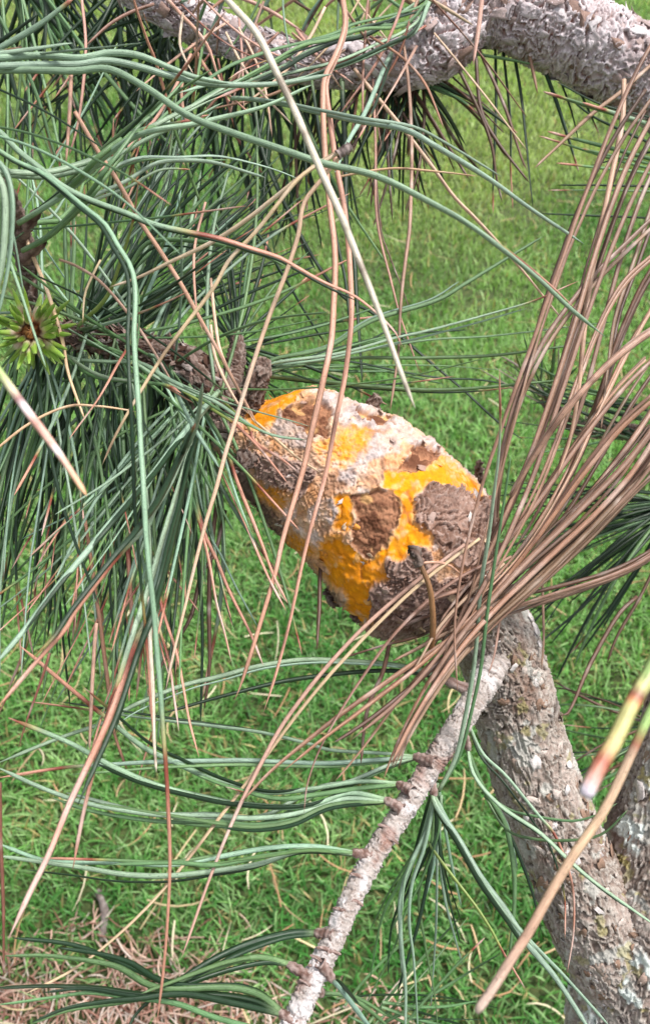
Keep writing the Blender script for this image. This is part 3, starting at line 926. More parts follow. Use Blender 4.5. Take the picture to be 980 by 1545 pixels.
# ---------------------------------------------------------------- traced needles
# colour  carrier  width  depth/depth  [start of dry tip] | pixel path root -> tip
# carriers: L off-left shoot, B left branch, T lower twig, U upper branch, R limb and trunk
GREEN = '''
G L 11 .25/.24 .93 | -70,118 -40,96 -10,78 30,55 70,30 112,-3
G L 10 .24/.235 | -70,96 -20,84 50,75 110,65
G L 12 .235/.25 | -75,92 -10,88 60,84 115,88 140,85 165,80 210,84 260,104 300,118 345,126
G L 12 .232/.26 | -75,105 0,100 60,98 120,98 160,92 210,100 260,115 330,128 420,126 500,112
G L 12 .24/.225/.235 | -70,112 20,106 110,107 165,104 220,132 280,172 350,200 425,225 490,247 565,265 640,300 700,335 764,381 812,421 859,465 912,508
G L 13 .235/.28 | -60,254 -5,258 57,261 101,253 152,236 189,215 215,199 256,178 296,158 330,138 372,115
G L 12 .27/.24/.28 | 28,336 88,300 121,273 152,242 182,219 215,202 249,194 290,188 330,178 400,160 470,128
g L 12 .28/.235/.25 | 34,378 67,360 101,330 135,293 158,259 189,219 209,192 236,168 283,116
G L 11 .25/.235/.25 .55 | -62,160 -5,195 27,226 61,253 94,279 135,300 189,320 236,339 283,350 330,360 375,374 420,388 440,399 487,425 540,450 590,495 607,524
G L 9.5 .24/.205/.225 .715 | -40,200 20,240 61,259 88,279 125,310 158,337 178,371 199,408 204,451 202,499 204,546 209,610 214,701 217,762 226,869 235,960 246,1102 251,1170 256,1299 253,1383 246,1468 236,1550
G L 13 .22 | -30,226 -8,240 10,262 19,300 20,350 14,400 2,460 -15,520
G L 13 .21 | -30,240 -15,250 2,275 8,310 8,360 2,410 -12,460
G L 12 .215 | -35,250 -15,265 -3,300 -3,350 -12,400
g L 7 .27/.29 | -50,-20 -5,20 20,67 44,114 64,168 77,215 88,249
g L 9 .29/.32 | 30,345 60,335 90,332 118,300 128,270
g B 7 .31/.25 .45 | 300,300 265,200 252,150 236,95 222,60 205,10 200,-10
g U 6 .38/.30 .62 | 310,40 292,155 295,110 297,57 300,-5
G U 10 .40/.29 | 655,-16 648,0 628,44 594,64 544,88 500,104 460,118 409,128 365,130 325,126 270,140
G U 9 .40/.29 | 655,-16 640,18 615,44 567,67 513,91 460,104 425,113 380,128 325,148 270,176 230,200
g U 9 .40/.29 | 655,-18 641,7 588,24 534,37 507,50 460,64 409,77 359,94 332,108 300,130 270,155 230,190
g U 9 .40/.29 | 654,-16 615,34 554,40 507,55 466,64 419,91 375,115 325,138 280,165
G U 10 .41/.29 | 656,-14 560,48 507,60 460,80 426,101 359,131 325,145 260,172 200,210
G B 9 .34/.27/.31 | 350,148 372,149 419,155 483,170 534,182 608,195 655,219 740,272 800,315 880,368
G L 7 .26/.28 | 165,262 178,249 215,237 269,237 330,236 400,252 450,270
G L 8 .26/.28 | 120,316 141,296 189,273 236,246 280,242 330,247 400,268
g B 7 .31 | 104,490 100,420 99,340 101,300
g B 8 .32 | 112,490 108,470 111,400 111,330 108,280
O B 8 .30/.25 .78 | 118,492 128,482 150,462 168,435 189,377 202,330 209,275
g B 7 .31/.26 .72 | 115,498 131,495 168,485 202,475 246,458 283,441
g B 8 .31/.28 | 180,440 215,374 256,362 330,369 392,384 430,402
g B 7 .31/.24 .52 | 190,385 202,428 202,485 195,519 178,549 148,603 105,662
g B 9 .31/.25 .92 | 80,520 101,539 141,566 202,576 249,581 273,593
G B 9 .31/.27/.29 | 85,528 114,542 168,546 215,549 256,573 325,606 375,640 413,657 462,664
g B 8 .31/.27 | 120,512 190,535 245,570 300,600 340,625 392,650
O B 7 .31/.285 .55 | 230,560 290,598 325,620 355,640 392,677 433,728
O B 6 .30/.285 .4 | 330,600 372,640 386,667 423,691 456,718
G B 9 .31/.26 | 225,535 240,545 290,640 330,705
G B 7 .31/.27 .45 | 230,540 262,605 296,650 330,702 359,765 379,809 406,873 431,921
g B 7 .31/.27 .4 | 285,580 335,667 359,731 392,812 413,869 434,910
G B 13 .30/.22/.20 | 330,590 300,625 265,670 235,710 209,741 168,789 128,836 88,883 34,954 -12,1008
G B 15 .30/.20/.18 .70 | 325,600 300,630 276,684 253,735 215,795 175,842 111,925 98,950 61,991 -10,1075
G B 12 .31/.22/.22 .72 | 310,600 296,644 269,735 246,809 229,869 209,930 182,1018 158,1095 145,1149 125,1230 110,1312
G B 14 .31/.22/.19 .60 | 315,595 290,650 262,780 229,910 202,977 168,1075 135,1149 104,1215 74,1289 44,1350 13,1417
g B 8 .32/.26 .62 | 215,560 222,660 230,760 242,900 266,984 276,1035 286,1089 300,1142
g B 7 .32/.28 .45 | 265,600 285,690 303,790 325,842 345,890 375,950 397,1004
g B 7 .32/.28 .5 | 255,600 275,700 305,800 325,900 338,950 349,998
G B 9 .30/.22 | 262,730 275,690 296,640 306,578
g B 8 .33/.3 .55 | 180,560 188,700 195,850 199,934 195,1001 195,1058
g B 7 .33/.31 | 305,640 318,700 335,780 340,850
g B 8 .335/.34 | 400,560 412,542 493,525 561,485 655,455 700,429 768,387 818,357
G B 8 .335/.32 .86 | 396,562 412,548 500,535 600,510 650,498 734,475 812,451 872,424
g B 6 .335/.35 | 394,562 480,545 560,527 650,513 734,508 818,498 930,485
g B 6 .335/.36 | 390,562 460,548 540,540 650,539 750,535 855,522 900,515
g B 7 .34/.36 | 396,566 416,568 493,576 655,589 778,580 852,573
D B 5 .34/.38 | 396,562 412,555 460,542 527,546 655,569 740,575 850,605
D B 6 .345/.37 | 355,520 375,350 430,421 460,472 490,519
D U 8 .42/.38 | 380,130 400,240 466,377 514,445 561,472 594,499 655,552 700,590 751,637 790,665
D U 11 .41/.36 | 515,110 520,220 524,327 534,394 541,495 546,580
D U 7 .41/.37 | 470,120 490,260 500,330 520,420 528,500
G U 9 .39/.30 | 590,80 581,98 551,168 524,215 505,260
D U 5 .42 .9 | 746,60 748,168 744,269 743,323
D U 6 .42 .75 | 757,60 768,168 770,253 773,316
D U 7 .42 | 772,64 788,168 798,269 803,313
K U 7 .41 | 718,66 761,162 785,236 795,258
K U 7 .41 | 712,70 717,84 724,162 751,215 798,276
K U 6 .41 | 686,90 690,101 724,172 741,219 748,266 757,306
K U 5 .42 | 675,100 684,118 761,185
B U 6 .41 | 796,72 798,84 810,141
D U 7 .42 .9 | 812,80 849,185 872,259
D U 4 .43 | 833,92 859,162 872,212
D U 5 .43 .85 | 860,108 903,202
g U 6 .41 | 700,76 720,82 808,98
g R 9 .40/.36 .88 | 1030,204 980,188 892,162 818,138
D R 4 .42/.4 | 1030,196 980,178 906,158 838,123
D R 5 .42/.4 | 1030,240 980,216 900,180 860,150
g R 7 .41/.38 .86 | 1030,255 980,240 886,215 825,198
g R 5 .41/.38 .84 | 1030,268 985,255 920,238 812,205
g R 6 .41/.38 .84 | 1030,268 980,262 900,252 838,246
D R 4 .43 | 1030,283 985,281 838,279
g R 5 .42/.4 .86 | 1030,291 985,289 825,287
D R 4 .43 | 1030,334 985,330 900,326 815,322
D R 4 .43 | 1030,226 960,232 890,250
G T 9 .325/.27 .9 | 662,1192 687,1142 700,1085 714,1001 724,896 741,772 751,690 754,633 753,556
G T 8 .325/.26 .87 | 625,1141 574,1136 500,1132 460,1121 392,1105 330,1097 253,1087 185,1078 111,1067 34,1057
G T 9 .325/.25 .86 | 625,1142 561,1147 493,1151 426,1149 330,1147 236,1149 175,1153 98,1158 -5,1174
G T 9 .325/.27 | 625,1143 581,1156 527,1179 487,1186 446,1206 400,1230 330,1236 220,1225 100,1196
G T 10 .32/.25 .78 | 600,1182 544,1179 470,1190 400,1195 330,1179 263,1149 219,1129 175,1095 114,1045 30,974
g T 9 .32/.27 | 600,1184 540,1190 470,1200 420,1205 350,1188 300,1170
G T 11 .315/.24 .96 | 582,1206 527,1196 476,1213 426,1218 359,1213 330,1208 269,1194 219,1179 162,1153 101,1119 13,1083
G T 10 .315/.24 | 582,1208 520,1205 465,1222 420,1232 370,1235 325,1230 222,1227 135,1213 67,1190 -5,1157
g T 9 .315/.25 | 582,1209 500,1215 440,1240 380,1247 330,1242 270,1232 141,1212
G T 10 .305/.24 | 534,1286 476,1277 409,1279 330,1293 263,1304 168,1301 74,1299 -5,1272
G T 11 .305/.235 | 534,1288 460,1282 392,1303 330,1313 263,1321 189,1319 125,1309 60,1300 -10,1290
g T 9 .305/.24 | 534,1287 470,1283 400,1292 325,1305 270,1302 170,1304
D T 12 .295/.27 | 478,1407 440,1407 386,1420 330,1443 280,1472 240,1500
D T 11 .295/.27 | 478,1409 430,1415 380,1432 330,1455 285,1480
g T 12 .288/.25 | 436,1454 392,1444 352,1451 325,1461 276,1481 230,1500 185,1511 101,1525 47,1545
D T 11 .288/.26 | 436,1455 400,1452 350,1462 300,1478 240,1500 205,1530 190,1560
g T 13 .28/.24 | 423,1525 392,1501 359,1491 325,1490 270,1492 225,1486 180,1460 130,1448 70,1441 5,1442
D T 12 .28/.24 | 423,1527 380,1508 320,1500 250,1502 202,1500 141,1491 74,1488 -8,1491
g T 12 .28/.235 | 430,1560 380,1550 330,1536 269,1515 202,1505 141,1497 80,1504 -5,1516
D T 12 .28/.23 | 425,1530 360,1515 280,1500 209,1507 168,1510 101,1521 47,1543
D T 10 .29/.25 | 425,1526 330,1500 250,1480 180,1452 110,1425 20,1415
G T 11 .285/.26 | 500,1478 507,1484 534,1518 565,1560
g T 9 .29/.3 | 483,1498 527,1505 575,1540 600,1570
G T 8 .325/.33 | 652,1195 650,1220 645,1249 621,1299 604,1350 604,1417 611,1484 611,1555
G T 8 .325/.32 | 653,1196 650,1230 638,1282 621,1333 618,1390 625,1451 630,1555
g T 7 .325/.34 | 654,1196 662,1240 655,1276 635,1326 611,1377 594,1430 551,1515
g T 7 .33/.36 | 650,1195 648,1249 601,1333 575,1390 557,1484
g T 6 .33/.35 | 655,1196 650,1280 632,1350 640,1420 655,1500 660,1555
D T 6 .33/.36 | 650,1195 630,1270 615,1330 590,1400 585,1470
G T 12 .325/.27 | 652,1196 657,1215 690,1265 724,1323 761,1373 795,1424 839,1478 890,1556
G T 9 .325/.28 | 653,1198 692,1270 726,1328 763,1378 797,1418 852,1474 920,1550
O T 7 .33/.31 .74 | 645,1270 663,1296 704,1350 738,1400 761,1441 791,1491
G R 9 .345/.26 | 690,1036 643,1014 594,1003 534,998 460,996 392,1004 330,1021 276,1035 202,1065 162,1089 94,1112 -5,1152
D R 8 .35/.29 | 690,1036 640,1018 580,1012 500,1018 420,1030 330,1052 250,1075
g R 9 .335/.33 | 702,1125 727,1186 750,1223 764,1255 775,1316 775,1377 768,1440
G R 8 .335/.30 | 704,1124 715,1170 754,1215 812,1255 859,1299 899,1333 940,1363 990,1398
G R 7 .335/.31 .5 | 705,1090 727,1136 761,1169 801,1218 815,1235 839,1266 862,1333 865,1400 855,1468
g R 6 .335/.32 | 735,1200 775,1225 852,1238 892,1232 930,1212
g R 6 .335/.31 | 730,1200 761,1249 800,1265 852,1269 906,1259 946,1222
D R 6 .335/.33 | 728,1190 771,1265 801,1343 815,1404
G R 28 .14/.125 1.2 | 1030,905 1005,965 980,1014 953,1062 926,1119 906,1152 881,1202
G R 17 .175/.165 1.2 | 1030,990 985,1065 955,1130 916,1212 886,1259 865,1289 832,1343 798,1404 768,1451 741,1494 718,1527
G B 16 .16/.15 1.2 | -40,505 -10,548 24,596 45,625 67,654 100,700 131,748
'''

# dry needles that have dropped and lodged on other things; the label singles each out
LODGED = '''
W - 13 .205/.20/.19 | 338,-6 352,10 389,54 426,128 460,202 487,263 517,330 544,401 577,485 611,579 626,616 | broad pale tan dry needle slanting from the upper branch to a point above the gall
P - 6 .26 | 123,-8 130,67 126,135 116,195 104,236 | thin pinkish dry needle hanging past the upper left green needles
P - 7 .25 | 108,108 104,178 100,246 | short straight pinkish brown needle below the looping green needles
P - 8 .25/.29 | 113,168 148,229 175,269 202,316 215,340 249,391 286,451 320,512 345,560 388,640 | long pinkish brown needle running down to the neck of the gall
P - 8 .38/.36 | 248,-6 278,28 296,47 316,75 327,108 340,140 | pinkish needle lying across the dark end of the upper branch
T - 6 .37/.35 | 276,20 271,64 280,91 292,112 | small bent tan needle against the dark end of upper branch
P - 7 .35/.33 | 628,70 598,125 564,182 | short pinkish pointed needle leaning below the upper branch elbow
B - 7 .38/.34/.33 | 608,60 618,148 621,236 618,330 611,391 604,472 601,529 588,620 | thin brown needle hanging straight down beside the broad tan one
B - 6 .39/.36 | 562,120 566,220 567,310 574,364 591,428 604,478 611,498 631,559 | slim brown needle curving down to the thin hanging brown one
K - 4 .40/.38 | 566,250 574,344 588,387 618,468 | very thin dark needle curving between two hanging brown ones
T - 4 .33/.32 | 505,268 560,258 605,254 655,258 720,266 | hair thin tan needle lying level in front of the lawn
T - 8 .37/.33 | 534,104 581,162 615,202 655,256 684,296 717,330 751,367 791,411 828,458 860,497 | straight cream needle with a dark groove slanting to the brown bunch
P - 10 .36/.345 | 727,-8 724,20 720,50 713,98 | pinkish needle tip lying over the grey upper branch
T - 7 .29/.275 | 20,312 24,320 44,371 71,438 94,512 104,563 128,633 | tan needle passing behind the fresh bud on the left
P - 6 .28 | 90,392 114,401 155,428 202,485 239,542 268,592 | pinkish tan needle slanting to the grey neck of the left branch
T - 5 .28 | 152,392 140,416 128,445 125,488 | short curved tan needle beside the fresh bud
T - 5 .26 | -8,680 44,640 101,613 148,613 206,621 | arched thin tan needle among the hanging green needles
P - 5 .285 | 310,305 293,377 296,461 306,500 | upright thin pinkish needle above the left branch
T - 7 .30/.293 | 318,420 325,488 335,539 369,606 381,634 | pinkish tan needle ending on the orange neck of the gall
T - 6 .295 | 318,490 325,539 355,603 376,625 | slim tan needle beside the one ending on the gall neck
T - 6 .297/.287 | 380,632 406,654 445,688 483,713 | short straw coloured needle lying on the white gall crust
B - 8 .30 | 128,780 135,830 145,900 158,984 165,1052 172,1102 192,1163 | twisted brown needle hanging among the lower left green ones
P - 7 .26 | 146,940 143,977 138,1068 135,1132 | straight pinkish needle hanging over the lawn at lower left
W - 8 .27 | 224,900 226,934 232,1102 236,1166 | grey and brown needle hanging behind the longest green needle
R - 6 .25 | 75,985 64,1021 40,1089 28,1130 | reddish needle crossing the lower left green needles
R - 8 .22 | 0,1180 2,1275 5,1366 6,1470 | reddish needle with a whitened tip hanging at the left edge
K - 8 .345/.32 | 340,770 325,830 302,870 286,934 249,994 232,1030 | dark brown curved needle hanging below the left branch
K - 8 .345/.33 | 330,740 318,830 315,900 316,1001 308,1070 | dark brown straight needle hanging below the left branch
K - 8 .325/.31 | 484,850 482,880 478,980 | dark dry needle hanging from the underside of the gall
'''

# fallen bundles: strands that share one sheath
BUNDLES = [
    ('brown dry needle pair draped over the gall crust from above', 'brown needle bundle', 'P', 11, (516, -14), '''
.31/.285/.27 | 515,-10 520,37 507,81 490,118 487,162 490,229 497,303 505,377 503,451 500,512 487,579 473,640 460,694 443,755 426,815 416,862 392,943 365,1028 354,1056
.315/.287/.275 | 516,-10 521,40 508,85 492,122 493,150 497,175 507,249 519,320 527,394 530,455 527,512 519,573 510,620 497,687 483,748 466,809 453,862 436,943 416,1018 397,1076
'''),
    ('grey weathered three needle bundle with a dark sheath crossing the broad tan needle', 'weathered needle bundle', 'T', 8, (525, 223), '''
.235/.25/.26 | 522,224 487,242 453,266 413,300 375,330 330,360 270,388 210,418 166,433
.235/.25/.26 | 522,225 490,243 450,270 402,330 382,354 345,394 325,431 290,478 249,532 215,586 178,650 154,702
.237/.26/.27 | 522,226 505,245 483,273 460,303 453,330 450,354 433,408 406,478 386,536 365,603 342,680 328,731 310,789 296,842 279,915 262,985 250,1042
'''),
]

# the big brown bunch jammed between the gall and the limb
BUNCH = '''
P 9 .30/.29/.285 | 1010,20 985,65 946,125 919,189 895,250 882,320 859,377 818,445 798,529 775,600 731,704 711,782 699,856 690,960 687,1047 | long pinkish dead needle bowing in front of the right end of the gall
B 8 .32/.31/.30 | 985,140 940,222 900,280 870,335 845,400 822,470 805,560 770,650 740,760 720,850 700,930
B 9 .33/.31/.30 | 985,178 946,242 916,315 899,371 879,445 865,512 849,563 818,640 785,694 758,761 748,822 716,905 660,1000
P 10 .32/.305/.28 | 990,225 953,310 919,377 886,455 869,529 839,640 790,740 755,830 690,950 600,1060 530,1115
B 11 .33/.31/.31 | 985,325 940,377 886,418 839,485 791,579 764,640 750,720 745,805
B 9 .33/.31/.30 | 990,385 919,461 892,525 872,579 852,640 820,720 780,800 740,880 705,935
P 12 .29/.285/.30 | 985,499 940,529 892,573 859,616 825,664 791,704 768,757 | stout pale brown dead needle in the bunch with a whitish blunt tip
B 10 .33/.315/.30 | 985,542 936,589 905,625 865,681 832,731 795,775 761,819 734,856 690,920 640,985
P 13 .31/.305/.26 | 990,596 966,620 906,681 865,731 832,782 801,822 764,869 724,923 660,975 600,1030 520,1090 428,1162
B 13 .315/.305/.29 | 985,645 919,721 865,782 818,829 778,856 734,910 690,970 640,1040
P 11 .31/.305/.28 | 985,668 940,721 886,788 839,836 791,873 751,913 717,950 670,1010 625,1090 588,1152
B 10 .32/.31/.30 | 985,702 936,748 892,795 859,836 818,866 781,900 720,960 670,1005
B 9 .325/.32/.32 | 990,833 919,869 865,889 818,903 778,913 738,932
B 10 .345/.325/.31 | 990,610 930,690 880,760 830,812 790,850 750,885 700,930
K 8 .35/.335/.32 | 985,560 930,650 880,730 840,800 800,850 740,905
B 9 .34/.325/.31 | 990,690 930,760 870,825 820,860 770,895 700,940 640,960
P 9 .34/.32/.30 | 990,455 930,560 895,640 860,720 815,790 770,850 725,900
K 8 .35/.34/.33 | 985,400 945,470 915,560 890,640 850,720 810,790
B 8 .35/.335/.33 | 985,255 950,345 925,430 905,500 880,600 850,690 815,760 775,830
B 8 .36/.345/.33 | 985,300 960,380 930,470 915,560 905,650
P 9 .335/.32/.31 | 940,120 935,200 925,270 905,330 890,400 886,470 880,540 860,640 840,720
T 8 .29/.285/.25 | 720,810 660,868 618,900 561,944 507,1001 460,1058 426,1109 386,1169 352,1210 303,1279 242,1340 175,1413 100,1470 28,1505 | longest straw coloured dead needle reaching from the gall down to the litter
P 8 .295/.285/.26 | 700,820 640,872 598,900 540,950 487,1014 446,1068 413,1119 392,1149 375,1190 340,1270 320,1310 300,1370 274,1446 | pinkish dead needle running alongside the longest straw coloured one
B 8 .30/.29/.27 | 740,845 690,880 641,907 594,954 567,991 540,1035 507,1089 487,1129 453,1190 463,1228
P 11 .305/.29/.27 | 735,930 690,960 655,981 615,1001 581,1031 534,1065 493,1095 460,1119 426,1146 392,1179 366,1209 | stout smooth pinkish dead needle crossing below the gall toward the lawn
K 9 .31/.295/.28 | 730,940 680,985 648,1004 621,1041 588,1062 554,1085 505,1120
P 8 .31/.30/.28 | 740,915 700,960 655,1014 635,1045 615,1095 594,1132 579,1174
K 8 .315/.305/.29 | 735,925 698,970 660,1016 642,1050 622,1100 600,1160
B 7 .31/.30/.29 | 700,960 640,1010 594,1065 561,1109 534,1146 505,1178
K 8 .325/.32/.31 | 600,930 591,950 578,1011 554,1068 544,1152
B 8 .31/.30 | 720,930 643,971 591,998
K 6 .325/.32/.30 | 720,920 638,957 577,974 518,992
B 9 .31/.30/.30 | 730,870 690,890 650,905 600,950
K 9 .32/.31/.31 | 740,890 690,915 640,930 590,955
P 7 .305/.30/.29 | 760,850 700,905 660,950 630,1000 618,1020
B 7 .31/.30 | 770,840 720,870 680,915 662,940
B 8 .32/.31/.30 | 860,800 800,850 740,900 690,960 650,1040
P 7 .33/.33/.325 | 760,900 752,940 745,985 735,1020
B 7 .40/.38/.36 | 990,90 936,138 892,172 839,222 805,254
K 7 .37/.36/.34 | 960,900 930,930 890,1000 860,1070 845,1080
B 6 .36/.35 | 815,820 818,900 820,960 816,1010
K 6 .38/.37 | 990,850 965,900 930,960 915,1000
'''

# ---------------------------------------------------------------- the pine
def build_tree():
    base = np.array([0.20, 0.07, 0.0])
    tree = empty('pine_tree', base, label='pine tree with an orange rust gall on its limb and long green needles', category='tree')
    parts = {}

    def part(name, me, **props):
        o = link(name, me, tree, **props)
        o.location = -base
        return o

    # trunk: from the ground up past the right edge of the picture
    g0 = base
    tp = [(975, 1520, .40, 112), (990, 1360, .395, 104), (1022, 1210, .39, 82), (1060, 1050, .39, 70)]
    trunk_path = [(975, 1640, .405, 118)] + tp + [(1120, 760, .42, 62), (1150, 420, .44, 58), (1130, 260, .45, 55)]
    V, Fq, c, info = limb_surface(trunk_path, 0.00065, bark_trunk, 500, nu_max=460)
    parts['R0'] = part('trunk', mesh_from('trunk', V, Fq, c, mat=M_BARK), label='grey trunk with pale lichen crusts')
    fv, ff, fc = make_flakes(info, 500, 0.0050, [(196, 184, 178), (168, 146, 134), (210, 202, 200), (140, 112, 98)], 61, 0.0006)
    sc = link('bark_scales', mesh_from('bark_scales', fv, ff, fc, mat=M_BARK), parts['R0'], kind='stuff')
    # lower stem to the soil, out of the picture
    low, up_ = P(975, 1640, .405), P(978, 1500, .40)
    dirn = (up_ - low) / np.linalg.norm(up_ - low)
    C = spline(np.array([base, base + np.array([0.0, 0.0, 0.25]), base * 0.5 + low * 0.5 + np.array([0.0, 0.01, 0.03]), low - dirn * 0.12, low, up_]), 260)
    k = np.linspace(0, 1, 260)
    R = 116 * .405 / F * (1.4 - 0.42 * k) * (1 + 0.4 * (1 - sstep(0, 0.12, k)))
    T, Nn, Bn = frames(C, -FWD)
    th = np.linspace(0, 2 * np.pi, 120, endpoint=False)
    Ls = np.linalg.norm(np.diff(C, axis=0), axis=1).sum()
    q = np.stack([np.repeat(0.04 * np.cos(th)[None], 260, 0), np.repeat(0.04 * np.sin(th)[None], 260, 0), np.repeat((k * Ls)[:, None], 120, 1)], -1).reshape(-1, 3)
    h, cc = bark_trunk(q * 0.6, 520, 0.04, None, None)
    V = (C[:, None] + (R[:, None] + (h - h.mean()).reshape(260, 120) * 1.6)[..., None] * (Nn[:, None] * np.cos(th)[None, :, None] + Bn[:, None] * np.sin(th)[None, :, None])).reshape(-1, 3)
    part('stem_base', mesh_from('stem_base', V, grid_faces(260, 120), cc, mat=M_BARK))

    # limb from the fork up to the gall
    lp = [(985, 1560, .405, 60), (935, 1460, .395, 72), (895, 1380, .39, 70), (855, 1290, .385, 66), (818, 1200, .38, 64), (785, 1105, .375, 63), (765, 1020, .37, 62), (742, 955, .362, 60), (700, 895, .35, 66), (650, 840, .34, 60)]
    V, Fq, c, info = limb_surface(lp, 0.0005, bark_limb, 540)
    parts['R'] = part('limb', mesh_from('limb', V, Fq, c, mat=M_BARK))
    fv, ff, fc = make_flakes(info, 500, 0.0050, [(200, 186, 178), (172, 152, 140), (212, 204, 202), (140, 114, 98)], 62, 0.0005)
    link('bark_scales', mesh_from('bark_scales', fv, ff, fc, mat=M_BARK), parts['R'], kind='stuff')

    # the gall
    gall_me, gall_scales = build_gall(None)
    parts['gall'] = part('gall', gall_me, label='swollen gall crusted in powdery orange and white with torn brown bark')

    link('bark_scales', gall_scales, parts['gall'], kind='stuff')

    # branch carrying on from the gall to the left
    bp = [(470, 720, .335, 60), (400, 668, .335, 50), (352, 636, .333, 42), (318, 596, .33, 38), (285, 557, .328, 30), (232, 535, .323, 23), (165, 518, .317, 18), (105, 502, .312, 14), (55, 500, .308, 11)]
    V, Fq, c, info = limb_surface(bp, 0.0006, bark_dark, 560)
    parts['B'] = part('branch', mesh_from('branch', V, Fq, c, mat=M_BARK), label='thin dark branch leading from the gall to the fresh bud')
    fv, ff, fc = make_flakes(info, 420, 0.0042, [(120, 92, 82), (150, 128, 120), (96, 70, 60), (178, 164, 160)], 63, 0.0018, (0.15, 0.95))
    link('bark_scales', mesh_from('bark_scales', fv, ff, fc, mat=M_BARK), parts['B'], kind='stuff')
    # stub knob by the gall neck and the dead bud cluster beside it
    V, Fq, c, info = limb_surface([(372, 608, .325, 22), (384, 582, .32, 17), (392, 560, .318, 17), (400, 540, .318, 8)], 0.0005, bark_dark, 580)
    st = link('stub', mesh_from('stub', V, Fq, c, mat=M_BARK), parts['B'])
    V, Fq, c, info = limb_surface([(345, 600, .335, 16), (352, 560, .34, 14), (358, 528, .342, 13), (356, 500, .345, 5)], 0.0005, bark_dark, 585)
    link('stub', mesh_from('stub', V, Fq, c, mat=M_BARK), parts['B'])
    for (x, y, d, r, x2, y2) in ((560, 620, .345, 9, 568, 597), (722, 728, .345, 5, 722, 695), (372, 690, .30, 11, 362, 706), (498, 890, .345, 8, 506, 914), (552, 925, .335, 7, 532, 934)):
        V, Fq, c, info = limb_surface([(x, y, d, r * 1.3), ((x + x2) / 2, (y + y2) / 2, d - .003, r * 1.15), (x2, y2, d - .006, r * .5)], 0.0005, bark_dark, 590 + x)
        link('stub', mesh_from('stub', V, Fq, c, mat=M_BARK), parts['gall'])

    # upper branch
    up = [(1130, 205, .44, 60), (1040, 150, .43, 60), (960, 108, .42, 60), (880, 62, .415, 59), (800, 26, .412, 57), (740, 10, .41, 52), (700, 22, .408, 50), (668, 62, .408, 47), (620, 94, .41, 36), (560, 98, .412, 30), (490, 98, .415, 28), (420, 86, .42, 28), (340, 52, .425, 28), (260, 16, .43, 27), (180, -34, .435, 26)]
    V, Fq, c, info = limb_surface(up, 0.00055, bark_flaky, 600)
    parts['U'] = part('branch', mesh_from('branch', V, Fq, c, mat=M_BARK), label='thick upper branch with pale flaking grey bark')
    fv, ff, fc = make_flakes(info, 620, 0.0075, [(200, 188, 190), (178, 160, 158), (214, 206, 208), (150, 124, 114), (170, 150, 146)], 64, 0.0010)
    link('bark_scales', mesh_from('bark_scales', fv, ff, fc, mat=M_BARK), parts['U'], kind='stuff')
    V, Fq, c, info = limb_surface([(690, 10, .408, 16), (668, -12, .405, 11), (652, -22, .40, 9)], 0.0007, bark_dark, 610)
    link('twig', mesh_from('twig', V, Fq, c, mat=M_BARK), parts['U'])

    # lower twig with its fascicles
    tw = [(756, 915, .360, 12), (753, 960, .354, 20), (742, 1004, .349, 24), (718, 1050, .339, 20), (688, 1098, .33, 18), (650, 1155, .325, 17), (612, 1216, .318, 17), (568, 1284, .308, 16.5), (534, 1348, .30, 16.5), (500, 1422, .292, 17), (462, 1500, .284, 18), (432, 1565, .278, 17)]
    V, Fq, c, info = limb_surface(tw, 0.00042, bark_twig, 620)
    parts['T'] = part('twig', mesh_from('twig', V, Fq, c, mat=M_BARK), label='thin grey ringed twig growing from the limb')
    Ct = info[0]

    # shoot going up and off to the left
    ls = [(60, 470, .312, 13), (42, 405, .305, 13), (32, 350, .285, 13), (22, 318, .275, 12), (-2, 270, .262, 11), (-36, 200, .252, 11), (-66, 110, .248, 10), (-78, 10, .25, 9), (-80, -80, .255, 7)]
    V, Fq, c, info = limb_surface(ls, 0.0006, bark_dark, 640)
    parts['L'] = part('twig', mesh_from('twig', V, Fq, c, mat=M_BARK), label='purplish brown twig rising beside the fresh bud')
    # leader side shoot for the needles at the right edge
    V, Fq, c, info = limb_surface([(1150, 420, .44, 16), (1090, 330, .43, 13), (1045, 270, .42, 12), (1025, 190, .415, 9)], 0.0007, bark_dark, 650)
    link('twig', mesh_from('twig', V, Fq, c, mat=M_BARK), parts['R0'])
    V, Fq, c, info = limb_surface([(1120, 780, .42, 20), (1070, 800, .47, 16), (1030, 790, .52, 13), (1010, 770, .54, 8)], 0.0007, bark_dark, 655)
    link('twig', mesh_from('twig', V, Fq, c, mat=M_BARK), parts['R0'])

    # ---- needles as single pieces
    def add_needle(parent, px, d, w, kind, tb=2.0, blunt=False, bands=None, name='needle', roll=None):
        V, Fq, c, uv = needle_from_px(px, d, w, kind, tb, blunt, bands, roll)
        V, o = localise(V)
        ob = link(name, mesh_from(name, V, Fq, c, uv, M_NEEDLE, smooth=False), parent)
        ob.location = o
        return ob
